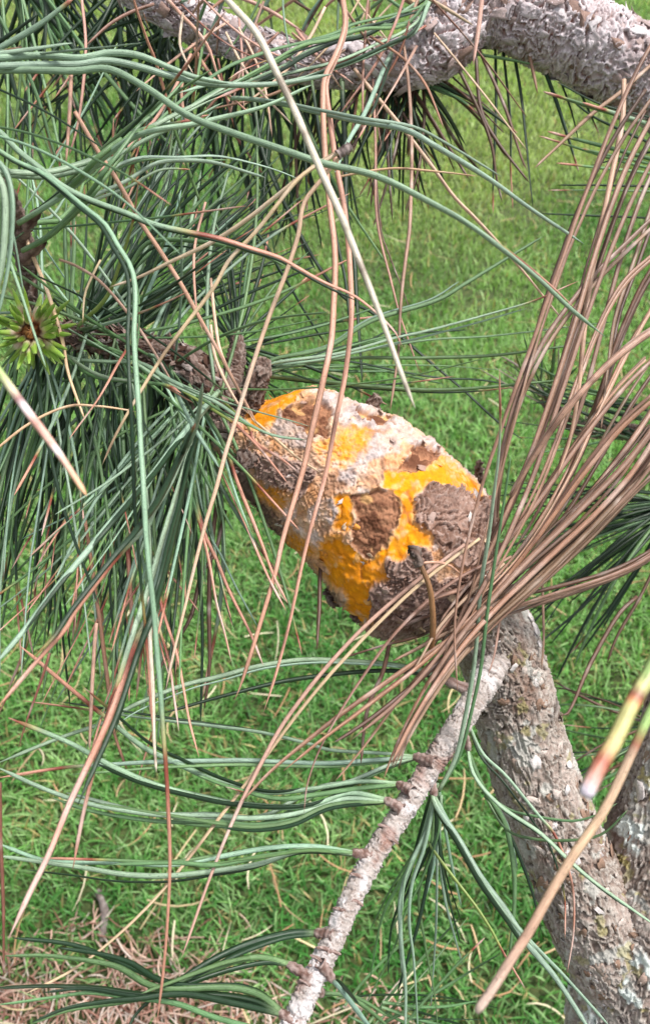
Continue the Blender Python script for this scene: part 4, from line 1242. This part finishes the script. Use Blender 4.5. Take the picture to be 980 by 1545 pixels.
    special = {28: [(0, (136, 168, 106)), (0.40, (150, 176, 108)), (0.475, (196, 188, 130)), (0.50, (110, 62, 58)), (0.54, (196, 132, 90)), (0.57, (190, 186, 122)), (0.68, (196, 190, 126)), (0.78, (200, 176, 124)),
                    (0.83, (168, 92, 72)), (0.88, (196, 134, 112)), (0.95, (200, 168, 162)), (0.97, (206, 198, 208)), (1, (200, 190, 200))],
               17: [(0, (150, 188, 112)), (0.2, (160, 190, 118)), (0.25, (150, 92, 70)), (0.28, (200, 170, 144)), (0.5, (206, 174, 142)), (0.8, (196, 158, 136)), (1, (206, 182, 168))],
               16: [(0, (140, 178, 108)), (0.25, (166, 190, 120)), (0.36, (214, 200, 170)), (0.42, (150, 110, 110)), (0.47, (224, 214, 214)), (0.56, (214, 160, 146)), (0.70, (224, 180, 164)), (0.74, (236, 232, 230)), (0.78, (222, 180, 164)), (1, (232, 180, 136))]}
    count, mates = 0, []
    for kind, who, w, ds, tb, xy, lab in parse(GREEN):
        bands = special.get(int(w)) if tb == 1.2 else None
        par = parts['R0'] if (who == 'R' and xy[0][0] > 960) else parts[who]
        add_needle(par, xy, ds, w, kind, tb, blunt=bool(bands) and w > 16.5, bands=bands)
        count += 1
        if not bands and w >= 7 and kind in 'Gg':
            dx, dy = random.uniform(-12, 12), random.uniform(-8, 8)
            s_ = np.linspace(0, 1, len(xy)) ** 0.8
            cut = max(3, int(len(xy) * random.uniform(0.75, 1.0)))
            mates.append(([(x + dx * u_ * 2, y + dy * u_ * 2 + 2) for (x, y), u_ in zip(xy, s_)][:cut], [q + 0.004 for q in ds], w * random.uniform(0.6, 0.85), random.choice('gGD'), random.uniform(0.75, 1.0) if random.random() < .4 else 2.0))

    # clusters that hang or fan from a carrier; thick near ones are single pieces
    def fan(cx, cy, d, n, a0, a1, l0, l1, w0, w1, kinds, dd=(0, 0), sag=0.12, jx=6, jy=6, tip=0.25):
        out = []
        for _ in range(n):
            a = math.radians(random.uniform(a0, a1)); l = random.uniform(l0, l1)
            x0, y0 = cx + random.uniform(-jx, jx), cy + random.uniform(-jy, jy)
            vx, vy = math.cos(a), math.sin(a)
            bow = random.uniform(-0.07, 0.07) * l
            pts = []
            for t in (0, 0.3, 0.65, 1.0):
                b = 4 * t * (1 - t) * bow
                pts.append((x0 + vx * l * t - vy * b, y0 + vy * l * t + vx * b + sag * l * t * t))
            de = d + random.uniform(*dd)
            out.append((pts, [d, (d + de) / 2, de], random.uniform(w0, w1), random.choice(kinds), random.uniform(0.72, 0.95) if random.random() < tip else 2.0))
        return out
    singles = []
    # hanging curtain under the left branch
    for (cx, cy, d, n) in ((95, 520, .325, 16), (150, 530, .335, 14), (205, 545, .34, 16), (255, 560, .345, 15), (45, 515, .32, 14), (305, 620, .345, 8)):
        for it in fan(cx, cy, d, n, 78, 114, 260, 560, 5, 8, 'gDDGg', (-.05, .06), 0.03, 30, 8, 0.45):
            singles.append(('B', it))
    # rising brush from the left branch to upper right
    for (cx, cy, d, n) in ((125, 492, .33, 20), (170, 512, .335, 14), (225, 530, .34, 8)):
        for it in fan(cx, cy, d, n, -78, -28, 180, 400, 5, 8, 'DDgG', (-.02, .08), 0.06, 18, 6, 0.1):
            singles.append(('B', it))
    for who, (pts, ds, w, kind, tb) in singles:
        add_needle(parts[who], pts, ds, w, kind, tb)
        count += 1
    print('single needles', count)

    mass = list(mates)
    mass += fan(150, 530, .35, 22, 76, 112, 200, 520, 4, 7, 'gDDD', (-.02, .08), 0.03, 110, 14, 0.4)
    mass += fan(160, 500, .36, 40, -85, -20, 180, 420, 4, 7, 'gDDD', (0, .08), 0.03, 60, 14, 0.1)
    mass += fan(300, 610, .325, 34, 95, 150, 260, 560, 4, 6.5, 'gGg', (-.09, .03), 0.05, 26, 16, 0.4)
    mass += fan(120, 510, .32, 26, 60, 125, 260, 560, 4, 6, 'gGD', (-.07, .03), 0.03, 60, 12, 0.45)
    for (cx, cy, dd0) in ((30, 340, .28), (60, 480, .30), (130, 500, .31), (250, 540, .32), (325, 590, .32), (-70, 100, .25), (-50, 190, .25), (180, 515, .31)):
        mass += fan(cx, cy, dd0, 9, -180, 180, 220, 480, 4, 7, 'gGgD', (-.07, .03), 0.08, 14, 10, 0.35)
    mass += fan(357, 522, .345, 22, -130, 20, 120, 260, 4, 7, 'DDg', (-.03, .06), 0.05, 8, 8)
    mass += fan(357, 530, .345, 10, 20, 120, 60, 130, 4, 6, 'DK', (0, .06), 0.05, 8, 8)
    mass += fan(400, 560, .34, 7, -20, 15, 200, 420, 4, 6, 'Dg', (0, .08), 0.03, 6, 6)
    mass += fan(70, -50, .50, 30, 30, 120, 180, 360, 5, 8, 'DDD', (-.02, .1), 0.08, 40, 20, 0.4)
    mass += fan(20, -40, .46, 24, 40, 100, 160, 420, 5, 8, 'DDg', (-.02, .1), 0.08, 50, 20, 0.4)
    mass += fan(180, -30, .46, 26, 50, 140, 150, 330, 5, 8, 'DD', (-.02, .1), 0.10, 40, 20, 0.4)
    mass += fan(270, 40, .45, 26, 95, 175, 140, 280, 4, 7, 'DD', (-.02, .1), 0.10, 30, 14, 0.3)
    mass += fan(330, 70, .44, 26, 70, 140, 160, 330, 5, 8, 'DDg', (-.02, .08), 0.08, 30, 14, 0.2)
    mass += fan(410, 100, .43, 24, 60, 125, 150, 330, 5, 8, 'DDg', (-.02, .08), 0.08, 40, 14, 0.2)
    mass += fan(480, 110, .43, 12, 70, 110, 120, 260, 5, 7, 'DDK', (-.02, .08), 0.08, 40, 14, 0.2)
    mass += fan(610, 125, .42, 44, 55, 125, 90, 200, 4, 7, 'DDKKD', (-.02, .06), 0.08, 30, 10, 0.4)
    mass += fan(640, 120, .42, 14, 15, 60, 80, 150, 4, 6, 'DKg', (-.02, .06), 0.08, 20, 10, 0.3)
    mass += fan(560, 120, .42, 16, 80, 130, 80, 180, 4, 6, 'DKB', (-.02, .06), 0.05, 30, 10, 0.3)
    mass += fan(420, -25, .40, 20, 20, 160, 60, 170, 4, 7, 'BgKPG', (0, .03), 0.05, 120, 8, 0.2)
    mass += fan(560, -25, .40, 14, 20, 160, 60, 150, 4, 7, 'BgKPT', (0, .03), 0.05, 80, 8, 0.2)
    mass += fan(1010, 770, .54, 26, 118, 172, 170, 300, 4, 7, 'DDg', (-.04, .04), 0.05, 8, 12, 0.1)
    mass += fan(1010, 760, .54, 26, 160, 195, 130, 290, 4, 7, 'DDg', (-.04, .04), 0.05, 8, 14, 0.1)
    mass += fan(1005, 1110, .52, 16, 150, 205, 120, 240, 4, 6, 'DgK', (-.04, .04), 0.05, 8, 20, 0.1)
    mass += fan(818, 600, .56, 26, -150, 60, 40, 110, 3, 5, 'gOOgW', (-.05, .0), 0.03, 10, 10, 0.3)
    mass += fan(872, 645, .55, 14, -160, 70, 25, 60, 3, 5, 'OWTg', (-.03, .0), 0.03, 6, 6, 0.2)
    mass += fan(960, 640, .50, 14, 170, 215, 80, 220, 4, 6, 'Dg', (-.03, .03), 0.05, 20, 40, 0.1)
    mass += fan(660, 1190, .335, 8, 70, 110, 160, 330, 5, 7, 'gDG', (-.01, .05), 0.05, 6, 10, 0.1)
    mass += fan(560, 1520, .36, 16, -60, 40, 120, 260, 3, 6, 'Dg', (-.02, .1), 0.02, 60, 40, 0.1)
    Vs, Fs, Cs, Us, off = [], [], [], [], 0
    for pts, ds, w, kind, tb in mass:
        V, Fq, c, uv = needle_from_px(pts, ds, w, kind, tb)
        Vs.append(V); Fs.append(Fq + off); Cs.append(c); Us.append(uv); off += len(V)
    part('needle_mass', mesh_from('needle_mass', np.vstack(Vs), np.vstack(Fs), np.vstack(Cs), np.vstack(Us), M_NEEDLE, smooth=False), kind='stuff')
    # stalk that carries the small shoots behind the brown bunch
    V, Fq, c, info = limb_surface([(1120, 640, .44, 22), (1020, 660, .50, 14), (930, 650, .545, 11), (872, 645, .55, 10), (818, 602, .56, 8)], 0.0007, bark_dark, 660)
    link('twig', mesh_from('twig', V, Fq, c, mat=M_BARK), parts['R0'])

    # ---- sheaths where needle bundles leave the twig
    def sheath(parent, a, b, r0, r1, d0, d1, cols=((110, 84, 76), (168, 148, 142))):
        C = spline(np.array([P(a[0], a[1], d0), P((a[0] + b[0]) / 2 + 1, (a[1] + b[1]) / 2 - 1, (d0 + d1) / 2), P(b[0], b[1], d1)]), 14)
        T, Nn, Bn = frames(C, -FWD)
        th = np.linspace(0, 2 * np.pi, 12, endpoint=False)
        t = np.linspace(0, 1, 14)
        R = (r0 * (1 - t) + r1 * t) * (1 + 0.12 * np.sin(t * 26)) * d0 / F
        R[-1] *= 0.7
        ph = np.stack([np.repeat(np.cos(th)[None] * 2, 14, 0), np.repeat(np.sin(th)[None] * 2, 14, 0), np.repeat(t[:, None] * 5, 12, 1)], -1).reshape(-1, 3)
        nz = vnoise(ph + a[0], 12)
        V = (C[:, None] + (R[:, None] * (1 + 0.14 * nz.reshape(14, 12)))[..., None] * (Nn[:, None] * np.cos(th)[None, :, None] + Bn[:, None] * np.sin(th)[None, :, None])).reshape(-1, 3)
        c = mixc(np.repeat(lin(cols[0])[None], len(V), 0), np.repeat(lin(cols[1])[None], len(V), 0), np.clip(0.5 + nz, 0, 1))
        V0 = V[0:12].mean(0)
        ob = link('needle_sheath', mesh_from('needle_sheath', V - V0, grid_faces(14, 12), c, mat=M_SHEATH), parent)
        ob.location = V0
        return ob
    for a, b, d0, d1 in (((655, 1150), (624, 1142), .32, .325), ((622, 1195), (598, 1183), .315, .32), ((606, 1222), (580, 1206), .312, .315), ((560, 1292), (531, 1286), .305, .305),
                         ((504, 1412), (474, 1408), .29, .295), ((470, 1478), (434, 1455), .284, .288), ((446, 1546), (420, 1526), .278, .28), ((482, 1452), (502, 1480), .284, .285),
                         ((470, 1490), (486, 1500), .284, .29), ((640, 1170), (656, 1200), .325, .325), ((722, 1050), (646, 1015), .337, .345), ((690, 1095), (706, 1130), .328, .335),
                         ((690, 1075), (704, 1094), .33, .335)):
        sheath(parts['T'], a, b, 9, 6.5, d0, d1)
    for a, b, d0, d1 in (((34, 352), (58, 318), .283, .272), ((36, 392), (66, 364), .29, .28), ((24, 325), (-4, 262), .276, .26)):
        sheath(parts['L'], a, b, 9, 7, d0, d1, ((86, 60, 58), (150, 124, 116)))
    # leaf-scar pegs on the lower twig
    for i in range(18):
        s = random.uniform(0.08, 0.97); iC = int(s * (len(Ct) - 1)); a = random.uniform(0, 2 * math.pi)
        C0 = Ct[iC]
        x, y = to_px(C0); side = random.choice((-1, 1))
        sheath(parts['T'], (x, y), (x + side * random.uniform(15, 20), y + side * 7 + random.uniform(-4, 4)), 3.6, 2.0, (C0 - CAM) @ FWD - .003, (C0 - CAM) @ FWD - random.uniform(-.003, .005))

    # ---- fresh bud: short new needles standing out of brown scales
    bud_c = np.array([48.0, 500.0]); bd = .298
    V, Fq, c, info = limb_surface([(62, 500, .312, 14), (52, 500, .303, 16), (48, 500, .292, 14), (47, 500, .283, 5)], 0.0004, bark_dark, 700)
    c = mixc(c, np.repeat(lin((206, 138, 88))[None], len(c), 0), np.full(len(c), 0.8))
    bud = part('bud', mesh_from('bud', V, Fq, c, mat=M_SHEATH), label='fresh bud with short bright green new needles')

    def young(ang, L, z, w):
        ex = math.cos(ang); ey = math.sin(ang)
        r0 = 7 + 6 * random.random()
        pts, ds = [], []
        for t in (0, 0.5, 1):
            rr = r0 + L * t
            pts.append((bud_c[0] + ex * rr, bud_c[1] + ey * rr + 1.5 * math.sin(t * 3)))
            ds.append(bd - 0.004 - z * t)
        C = spline(np.array([P(x, y, q) for (x, y), q in zip(pts, ds)]), 20)
        t = np.linspace(0, 1, 20)
        sh = random.uniform(0.40, 0.6)
        prof = np.interp(t, [0, 0.15, sh - 0.06, sh + 0.02, 0.8, 1.0], [0.8, 0.8, 1.15, 0.9, 0.72, 0.25])
        gr = random.uniform(0.95, 1.2)
        cols = np.stack([np.interp(t, [0, 0.2, 0.32, sh - 0.05, sh + 0.05, 0.8, 1], [lin(q)[k] for q in ((186, 112, 66), (204, 146, 100), (214, 186, 156), (226, 212, 180), (158 * gr, 182 * gr, 100), (126 * gr, 162 * gr, 70), (160, 186, 100))]) for k in range(3)], 1)
        V0, F0, c0, o = [], [], [], 0
        T, Nn, Bn = frames(C, -FWD)
        th = np.linspace(0, 2 * np.pi, 10, endpoint=False)
        lobe = 1 - 0.30 * np.abs(np.cos(th)) ** 6
        spread = np.clip((t - 0.8) / 0.2, 0, 1)
        R = w / 2 * bd / F * prof
        V = C[:, None] + (R[:, None] * lobe[None])[..., None] * (Nn[:, None] * np.cos(th)[None, :, None] + Bn[:, None] * np.sin(th)[None, :, None])
        V = V.reshape(-1, 3)
        cc = np.repeat(cols[:, None], 10, 1).reshape(-1, 3) * random.uniform(0.85, 1.12)
        O = C[0]
        ob = link('young_needle', mesh_from('young_needle', V - O, grid_faces(20, 10), cc, mat=M_YOUNG), bud)
        ob.location = O
    n = 46
    for i in range(n):
        young(2 * math.pi * i / n + random.uniform(-.2, .2), random.uniform(30, 64), random.uniform(-.008, .028), random.uniform(7.5, 10.5))
    for i in range(16):
        young(2 * math.pi * i / 16 + random.uniform(-.3, .3), random.uniform(18, 32), random.uniform(.016, .028), random.uniform(9, 11))
    return tree, parts


def build_lodged():
    def single(px, d, w, kind, name, label, cat, group=None, tb=2.0):
        V, Fq, c, uv = needle_from_px(px, d, w, kind, tb)
        V, o = localise(V)
        ob = link(name, mesh_from(name, V, Fq, c, uv, M_NEEDLE, smooth=False), None, label=label, category=cat)
        if group:
            ob['group'] = group
        ob.location = o
    for kind, who, w, ds, tb, xy, lab in parse(LODGED):
        single(xy, ds, w, kind, 'fallen_needle', lab, 'dry needle', 'single dry needles lodged in the branches')
    for k in range(30):
        x, y = random.uniform(230, 660), random.uniform(-20, 110)
        a_ = math.radians(random.choice((random.uniform(50, 130), random.uniform(110, 165), random.uniform(20, 60))))
        l = random.uniform(90, 230)
        bow = random.uniform(-.12, .12) * l
        xy = [(x + math.cos(a_) * l * t - math.sin(a_) * bow * 4 * t * (1 - t), y + math.sin(a_) * l * t + math.cos(a_) * bow * 4 * t * (1 - t)) for t in (0, .3, .6, 1)]
        single(xy, [random.uniform(.36, .385), random.uniform(.34, .385)], random.uniform(4, 6.5), random.choice('TPBBPR'), 'fallen_needle', 'thin dry needle tangled with green needles around the thin part of upper branch', 'dry needle', 'thin dry needles tangled at the upper branch')
    rows = [(l.split('|')[0].split(), [tuple(map(float, p.split(','))) for p in l.split('|')[1].split()], l.split('|')[2].strip() if l.count('|') > 1 else '') for l in BUNCH.strip().splitlines()]
    extra = []
    for k in range(40):                      # more of the same behind the ones traced
        (kind, w, ds), xy, lab = random.choice(rows[1:20] + rows[7:18])
        ox, oy, rot = random.uniform(-11, 11), random.uniform(-9, 9), random.uniform(-.035, .035)
        m = np.mean(xy, 0)
        q = [(m[0] + (x - m[0]) - (y - m[1]) * rot + ox, m[1] + (y - m[1]) + (x - m[0]) * rot + oy) for x, y in xy]
        dd = '/'.join('%.4f' % (float(v) + random.uniform(.003, .018)) for v in ds.split('/'))
        extra.append(((random.choice('bbKp'), str(random.uniform(5, 8.5)), dd), q, ''))
    for (kind, w, ds), xy, lab in rows + extra:
        xy = np.array(xy)
        if len(xy) > 5:                      # stiff needles: smooth the traced points
            s = np.concatenate([[0], np.cumsum(np.linalg.norm(np.diff(xy, axis=0), axis=1))]); s /= s[-1]
            deg = 4 if len(xy) > 7 else 3
            xy = np.stack([np.polyval(np.polyfit(s, xy[:, k], deg), np.linspace(0, 1, 12)) for k in (0, 1)], 1)
        kind = {'B': 'b', 'P': random.choice('pB')}.get(kind, kind)
        low = xy[-1][1] > 985 and xy[-1][0] < 720
        group = 'brown needles jammed between gall and limb'
        if not lab:
            if kind == 'K':
                lab, group = 'dark brown dead needle deep in the bunch jammed beside the gall', 'dark brown needles deep in the bunch'
            elif low:
                lab, group = 'brown dead needle fanning from the bunch down past the underside of the gall', 'brown needles fanning below the gall'
            else:
                lab = 'brown dead needle standing up in the thick bunch jammed beside the gall'
        single(xy, [float(q) for q in ds.split('/')], float(w) * random.uniform(0.95, 1.2), kind, 'dead_needle', lab, 'dead needle', group)
    for lab, cat, kind, w, (sx, sy), block in BUNDLES:
        lines = [l for l in block.strip().splitlines()]
        d0 = float(lines[0].split('|')[0].split('/')[0])
        O = P(sx, sy, d0)
        e = empty('needle_bundle', O, label=lab, category='needle bundle')
        for l in lines:
            h, pts = l.split('|')
            V, Fq, c, uv = needle_from_px([tuple(map(float, p.split(','))) for p in pts.split()], [float(q) for q in h.split('/')], w, kind)
            V, o = localise(V)
            ob = link('needle', mesh_from('needle', V, Fq, c, uv, M_NEEDLE, smooth=False), e)
            ob.location = o - O
        C = spline(np.array([P(sx + 4, sy - 3, d0), P(sx - 4, sy + 3, d0), P(sx - 16 if sy > 0 else sx, sy + 11, d0)]), 12)
        T, Nn, Bn = frames(C, -FWD)
        th = np.linspace(0, 2 * np.pi, 10, endpoint=False)
        R = 7.5 * d0 / F * (1 + 0.12 * np.sin(np.arange(12) * 1.9)); R[0] *= .6
        V = (C[:, None] + R[:, None, None] * (Nn[:, None] * np.cos(th)[None, :, None] + Bn[:, None] * np.sin(th)[None, :, None])).reshape(-1, 3)
        nz = np.clip(0.5 + vnoise(V * 900, 4), 0, 1)
        ob = link('sheath', mesh_from('sheath', V - O, grid_faces(12, 10), mixc(np.repeat(lin((60, 46, 44))[None], len(V), 0), np.repeat(lin((170, 154, 150))[None], len(V), 0), nz), mat=M_SHEATH), e)
    # short curved orange-brown needle with a dark knob standing before the gall
    O = P(650, 978, .295)
    e = empty('needle_bundle', O, label='short orange brown dead needle with a dark knobbed end beside the gall', category='needle bundle')
    V, Fq, c, uv = needle_from_px([(650, 982), (653, 937), (648, 889), (634, 852), (628, 838)], [.30, .288, .285], 11, 'K', bands=[(0, (140, 100, 70)), (0.6, (158, 116, 80)), (0.9, (130, 96, 70)), (1, (110, 84, 66))], blunt=True)
    ob = link('needle', mesh_from('needle', V - O, Fq, c, uv, M_NEEDLE, smooth=False), e)
    V, Fq, c, info = limb_surface([(633, 850, .285, 6), (630, 843, .284, 6), (626, 834, .284, 7.5), (620, 829, .285, 6), (616, 827, .286, 2)], 0.0004, bark_dark, 720)
    ob = link('knob', mesh_from('knob', V - O, Fq, c * 0.8, mat=M_BARK), e)
    V, Fq, c, uv = needle_from_px([(632, 850), (655, 848), (677, 853), (696, 868)], [.286, .288, .295], 5, 'P')
    ob = link('needle', mesh_from('needle', V - O, Fq, c, uv, M_NEEDLE, smooth=False), e)
    # small grey stick on the lawn
    a, b = ground_at(148, 1345), ground_at(154, 1422)
    pts = [np.append(a + [0, 0, .004], .004), np.append(a * .55 + b * .45 + [.010, 0, .010], .0062), np.append(b + [0, 0, .004], .004)]
    dense = spline(np.array(pts), 60)
    C, R = dense[:, :3], dense[:, 3]
    T, Nn, Bn = frames(C, np.array([0, 0, 1.0]))
    th = np.linspace(0, 2 * np.pi, 20, endpoint=False)
    nrm = Nn[:, None] * np.cos(th)[None, :, None] + Bn[:, None] * np.sin(th)[None, :, None]
    V = (C[:, None] + R[:, None, None] * nrm).reshape(-1, 3)
    nz = fbm(V * 160, 30, 3)
    V = V + nrm.reshape(-1, 3) * (nz * 0.0030)[:, None]
    link('stick', mesh_from('stick', V, grid_faces(60, 20), mixc(np.repeat(lin((150, 140, 136))[None], len(V), 0), np.repeat(lin((104, 92, 86))[None], len(V), 0), np.clip(.5 + nz, 0, 1)), mat=M_LITTER), None,
         label='short grey broken stick lying in the grass at lower left', category='stick')


build_ground()
build_lawn()
build_litter()
build_tree()
build_lodged()
